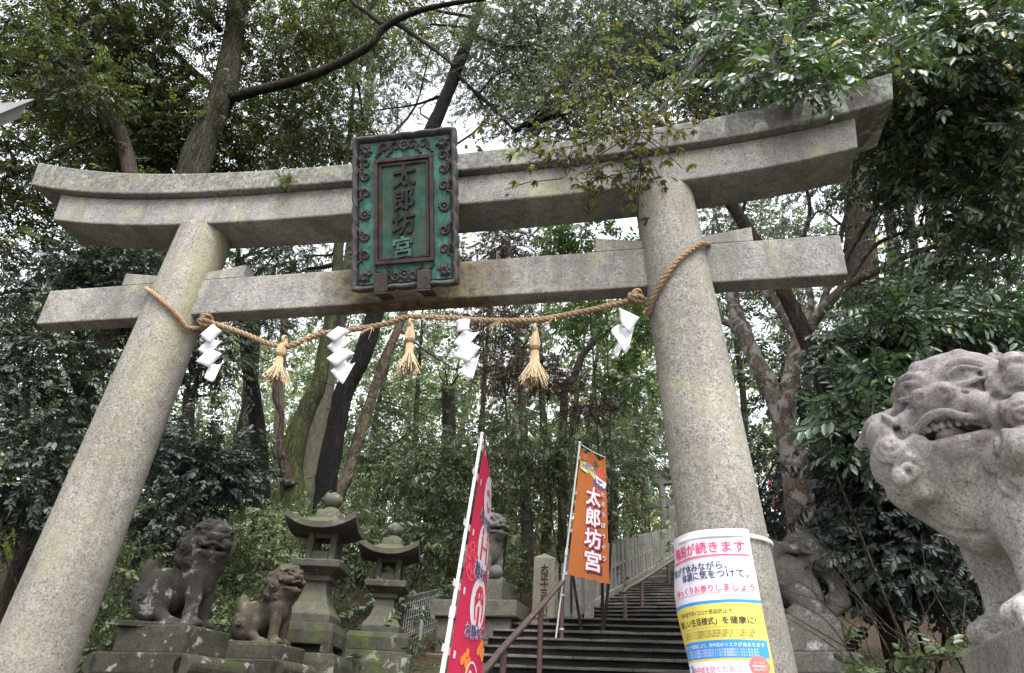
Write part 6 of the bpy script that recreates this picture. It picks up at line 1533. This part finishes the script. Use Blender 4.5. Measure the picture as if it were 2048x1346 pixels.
bush('fern_bush', 'mid-green bush low behind the two left lions', 'bush', L_mist, 'fine',
     [(at(480, 1130, y=4.4), (.7, .5, .5), 330), (at(560, 1080, y=5.2), (.8, .6, .5), 300), (at(250, 1180, y=2.6), (.45, .4, .5), 200), (at(440, 1250, y=3.6), (.6, .4, .35), 240), (at(200, 1310, y=2.4), (.3, .3, .3), 110)], seed=25, nlimb=10, r0=.018)
bush('yellow_leaf_tree', 'bright yellow-green foliage low at the left edge behind the left pillar', 'bush', L_lime, 'mid', [(at(20, 1000, y=9), (1.1, 1.0, 1.3), 150), (at(90, 900, y=11), (1.2, 1, 1.2), 120), (at(20, 1180, y=8), (.8, .8, .8), 90)], seed=26, tilt=.8)
bush('evergreen_bush', 'grey-green leafy bush spreading between the lanterns and the red banner', 'bush', L_grey, 'oak',
     [(at(860, 960, y=7.6), (1.0, .7, .7), 380), (at(780, 880, y=9.0), (1.0, .8, .7), 330), (at(880, 1080, y=7.8), (.6, .5, .5), 170), (at(700, 1090, y=7.0), (.5, .4, .5), 170)], seed=27, leaf2=L_mist, mixf=.3, nlimb=12, r0=.022)
bush('evergreen_bush', 'grey-green leafy bush hanging above the red and orange banners', 'bush', L_grey, 'oak',
     [(at(1080, 880, y=8.6), (1.5, .9, .6), 520), (at(1230, 940, y=10.5), (1.0, .9, .9), 300), (at(1040, 960, y=9.8), (1.1, .8, .7), 300), (at(1270, 860, y=12), (1.0, 1.0, 1.0), 240)], seed=28, leaf2=L_mist, mixf=.3, nlimb=12, r0=.022)
bush('dry_leaf_tree', 'small tree with withered purple-brown leaves hanging behind the rope right of the plaque', 'tree', L_brown, 'dry',
     [(at(985, 640, y=6.0), (.62, .5, .45), 270), (at(950, 540, y=6.4), (.55, .5, .4), 190), (at(1060, 760, y=6.0), (.62, .5, .33), 240), (at(1180, 800, y=6.4), (.5, .4, .26), 140), (at(1010, 480, y=6.8), (.5, .5, .35), 190), (at(1000, 720, y=6.2), (.5, .4, .3), 120)], seed=29, clump=.24, per=16, nlimb=16, stems=3, r0=.016, tilt=1.0)
bush('green_twig_tree', 'fresh green leafy branches behind the tie beam just left of the right pillar', 'tree', m_leaf('fresh_green_leaf', (.035, .075, .018), (.06, .12, .03), None, 0, .32, .4, (.18, .3, .05), .5), 'oak', [(at(1190, 480, y=4.6), (.8, .6, .28), 170), (at(1235, 640, y=5.2), (.5, .5, .45), 100), (at(1130, 640, y=6.0), (.6, .5, .35), 90), (at(1270, 760, y=6.0), (.3, .4, .5), 60)], seed=31, nlimb=10, r0=.015, stems=3)
# maple sprays drooping in front of the top beam
mp = tree('maple_tree', 'maple with small olive-yellow leaves drooping over the top beam right of the plaque', 'tree',
     [([np.array([3.6, 2.2, float(terr(3.6, 2.2)) - .1]), (3.5, 2.1, 3.4), (3.2, 1.9, 5.2), (2.6, 1.6, 6.6), (1.9, 1.2, 7.4)], [.10, .09, .075, .06, .035])], B_brown, L_maple, 'maple',
     [(at(1262, 275, y=-.62), (.40, .3, .13), 30), (at(1180, 325, y=-.55), (.25, .2, .10), 12), (at(1320, 330, y=-.6), (.2, .2, .1), 9), (at(1110, 200, y=.6), (.6, .5, .28), 26), (at(1245, 190, y=.3), (.6, .5, .3), 60), (at(1300, 255, y=-.35), (.4, .25, .12), 26), (at(1150, 280, y=-.35), (.35, .25, .10), 16), (at(1030, 255, y=1.5), (.45, .5, .2), 16), (at(1360, 200, y=.5), (.4, .4, .25), 16)], boughs=[(A((1500, 20, 1.2), (1400, 120, .5), (1320, 220, -.2), (1275, 262, -.5), (1255, 300, -.6), (1240, 345, -.62)), [.03, .022, .012, .007, .005, .003]), (A((1290, 250, -.42), (1230, 290, -.52), (1180, 322, -.55), (1150, 335, -.55)), [.007, .005, .004, .002]), (A((1330, 205, -.1), (1335, 280, -.5), (1318, 335, -.6)), [.008, .005, .003])], seed=33, nlimb=0, r0=.007, clump=.36, per=6, tilt=.35)
# camellia spray in front of the beam's right end
tree('camellia_tree', 'glossy camellia spraying over the right tip of the top beam with a few yellow leaves', 'tree',
     [([np.array([7.0, 1.0, float(terr(7.0, 1.0)) - .1]), (6.9, .9, 3.0), (6.6, .6, 5.0), (6.0, .3, 6.6), (5.0, .1, 7.6)], [.12, .11, .095, .07, .04])], B_mott, m_leaf('camellia_spray_leaf', (.026, .056, .026), (.058, .105, .05), (.42, .34, .05), .02, .24, .25, (.12, .2, .03), .62), 'camellia',
     [(at(1650, 165, y=-.4), (.28, .22, .10), 34), (at(1590, 160, y=-.3), (.4, .3, .15), 60), (at(1700, 110, y=-.1), (.5, .4, .2), 110), (at(1880, 170, y=.7), (.6, .5, .45), 300), (at(1950, 90, y=.4), (.6, .5, .4), 320), (at(2030, 200, y=.9), (.5, .5, .6), 260), (at(1560, 70, y=.5), (.7, .5, .3), 180), (at(1900, 320, y=1.2), (.5, .4, .3), 260), (at(2010, 400, y=1.4), (.5, .4, .35), 260), (at(1850, 250, y=1.0), (.4, .4, .25), 180), (at(1960, 500, y=2.2), (.5, .4, .2), 70)], face=(-.25, -.75, .75), seed=34, nlimb=5, r0=.010, clump=.3)
# small fern and moss growing on the beam
def tuft(px, py, y, label, n, r, mat):
    rs = np.random.RandomState(px); p = at(px, py, y=y); P = p + rs.normal(0, r, (n, 3)) * [1, .35, .8]; D = rs.normal(0, 1, (n, 3)) + [0, -.6, .2]
    tag(scatter('moss_tuft', 'dry', P, D, [mat, mat], None, rs, .9, (.22, .42), origin=p), label, 'moss')
M_mosst = m_leaf('moss_green', (.06, .075, .012), (.10, .12, .02), None, 0, .8, .3, (.2, .24, .04), .2)
tuft(573, 362, -.27, 'green moss tuft growing on the top beam left of the plaque', 46, .035, M_mosst)
tuft(1128, 322, -.27, 'dark dead tuft in the joint of the top beam right of the plaque', 30, .035, m_leaf('dark_tuft', (.015, .016, .01), (.03, .03, .018), None, 0, .8, .2))
# leafless stalks and a few low plants at the foot of the big right lion
mb = MB(); rs = np.random.RandomState(9)
bs = empty('bare_stalks', at(1890, 1280, y=.9), 'tangle of thin bare stalks between the two right lions', 'plant')
for k in range(16):
    p = at(rs.uniform(1690, 1930), rs.uniform(1250, 1340), y=.9); q = p + np.array([rs.normal(-.25, .3), rs.normal(0, .2), rs.uniform(.3, .9)])
    mb.tube(spline([p, (p + q) / 2 + rs.normal(0, .06, 3), q], 4), np.linspace(.0045, .0018, 9), 5)
mb.build('stalks', B_brown, bs)
bush('low_plant', 'low light green leafy plant at the foot of the big right lion', 'plant', L_grey, 'camellia', [(at(1840, 1338, y=.5), (.2, .2, .08), 22), (at(1900, 1335, y=.3), (.15, .15, .06), 10)], seed=35, stems=2, nlimb=3, r0=.01)
# thin cable through the trees
cb = empty('overhead_cable', at(470, 700, y=4.0), 'thin black cable crossing behind the hanging rope', 'cable')
mb = MB(); mb.tube(spline([at(430, 650, y=3.8), at(560, 735, y=5), at(730, 790, y=6.5), at(1000, 880, y=9), at(1300, 960, y=13)], 8), .007, 5); mb.build('cable', B_dark, cb)

# ------------------------------------------------------------------ the wood behind, too dense to count
rs = np.random.RandomState(77)
def mass(name, n, xr, yr, zr, leafm, kindname, clumps, r, per_tilt=.8, avoid=True, scale=(.8, 1.3)):
    cx = rs.uniform(*xr, clumps); cy = rs.uniform(*yr, clumps); cz = terr(cx, cy) + zr[0] + (zr[1] - zr[0]) * rs.uniform(0, 1, clumps) ** 1.4
    if avoid:
        t = cy - 6.9; ok = ~((np.abs(cx - (.36 + t * .14 + 1.7)) < 2.2) & (cy > -3) & (cz - terr(cx, cy) < 4.5)); cx, cy, cz = cx[ok], cy[ok], cz[ok]
    k = rs.randint(0, len(cx), n); c = np.stack([cx, cy, cz], 1)
    P = c[k] + rs.normal(0, 1, (n, 3)) * r * [1, 1, .7]; D = nrm(P - c[k]) + rs.normal(0, .5, (n, 3))
    o = scatter(name, kindname, P, D, [leafm, B_brown], None, rs, per_tilt, scale, origin=(0, 20, 5)); return tag(o, kind='stuff')
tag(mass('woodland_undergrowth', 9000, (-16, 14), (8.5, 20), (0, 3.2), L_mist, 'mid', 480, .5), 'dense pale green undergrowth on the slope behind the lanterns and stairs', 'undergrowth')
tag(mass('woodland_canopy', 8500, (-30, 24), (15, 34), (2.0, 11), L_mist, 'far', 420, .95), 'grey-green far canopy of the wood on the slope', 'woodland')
tag(mass('yellow_green_woodland', 5000, (-34, 26), (26, 48), (0, 11), L_lime, 'far', 150, 1.2, scale=(1, 1.6)), 'bright yellow-green far trees glimpsed between the trunks', 'woodland')
tag(mass('leaf_litter_plants', 1500, (-9, 9), (2, 12), (0, .5), L_grey, 'oak', 160, .3), 'low ground plants under the trees beside the stairs', 'ground cover')
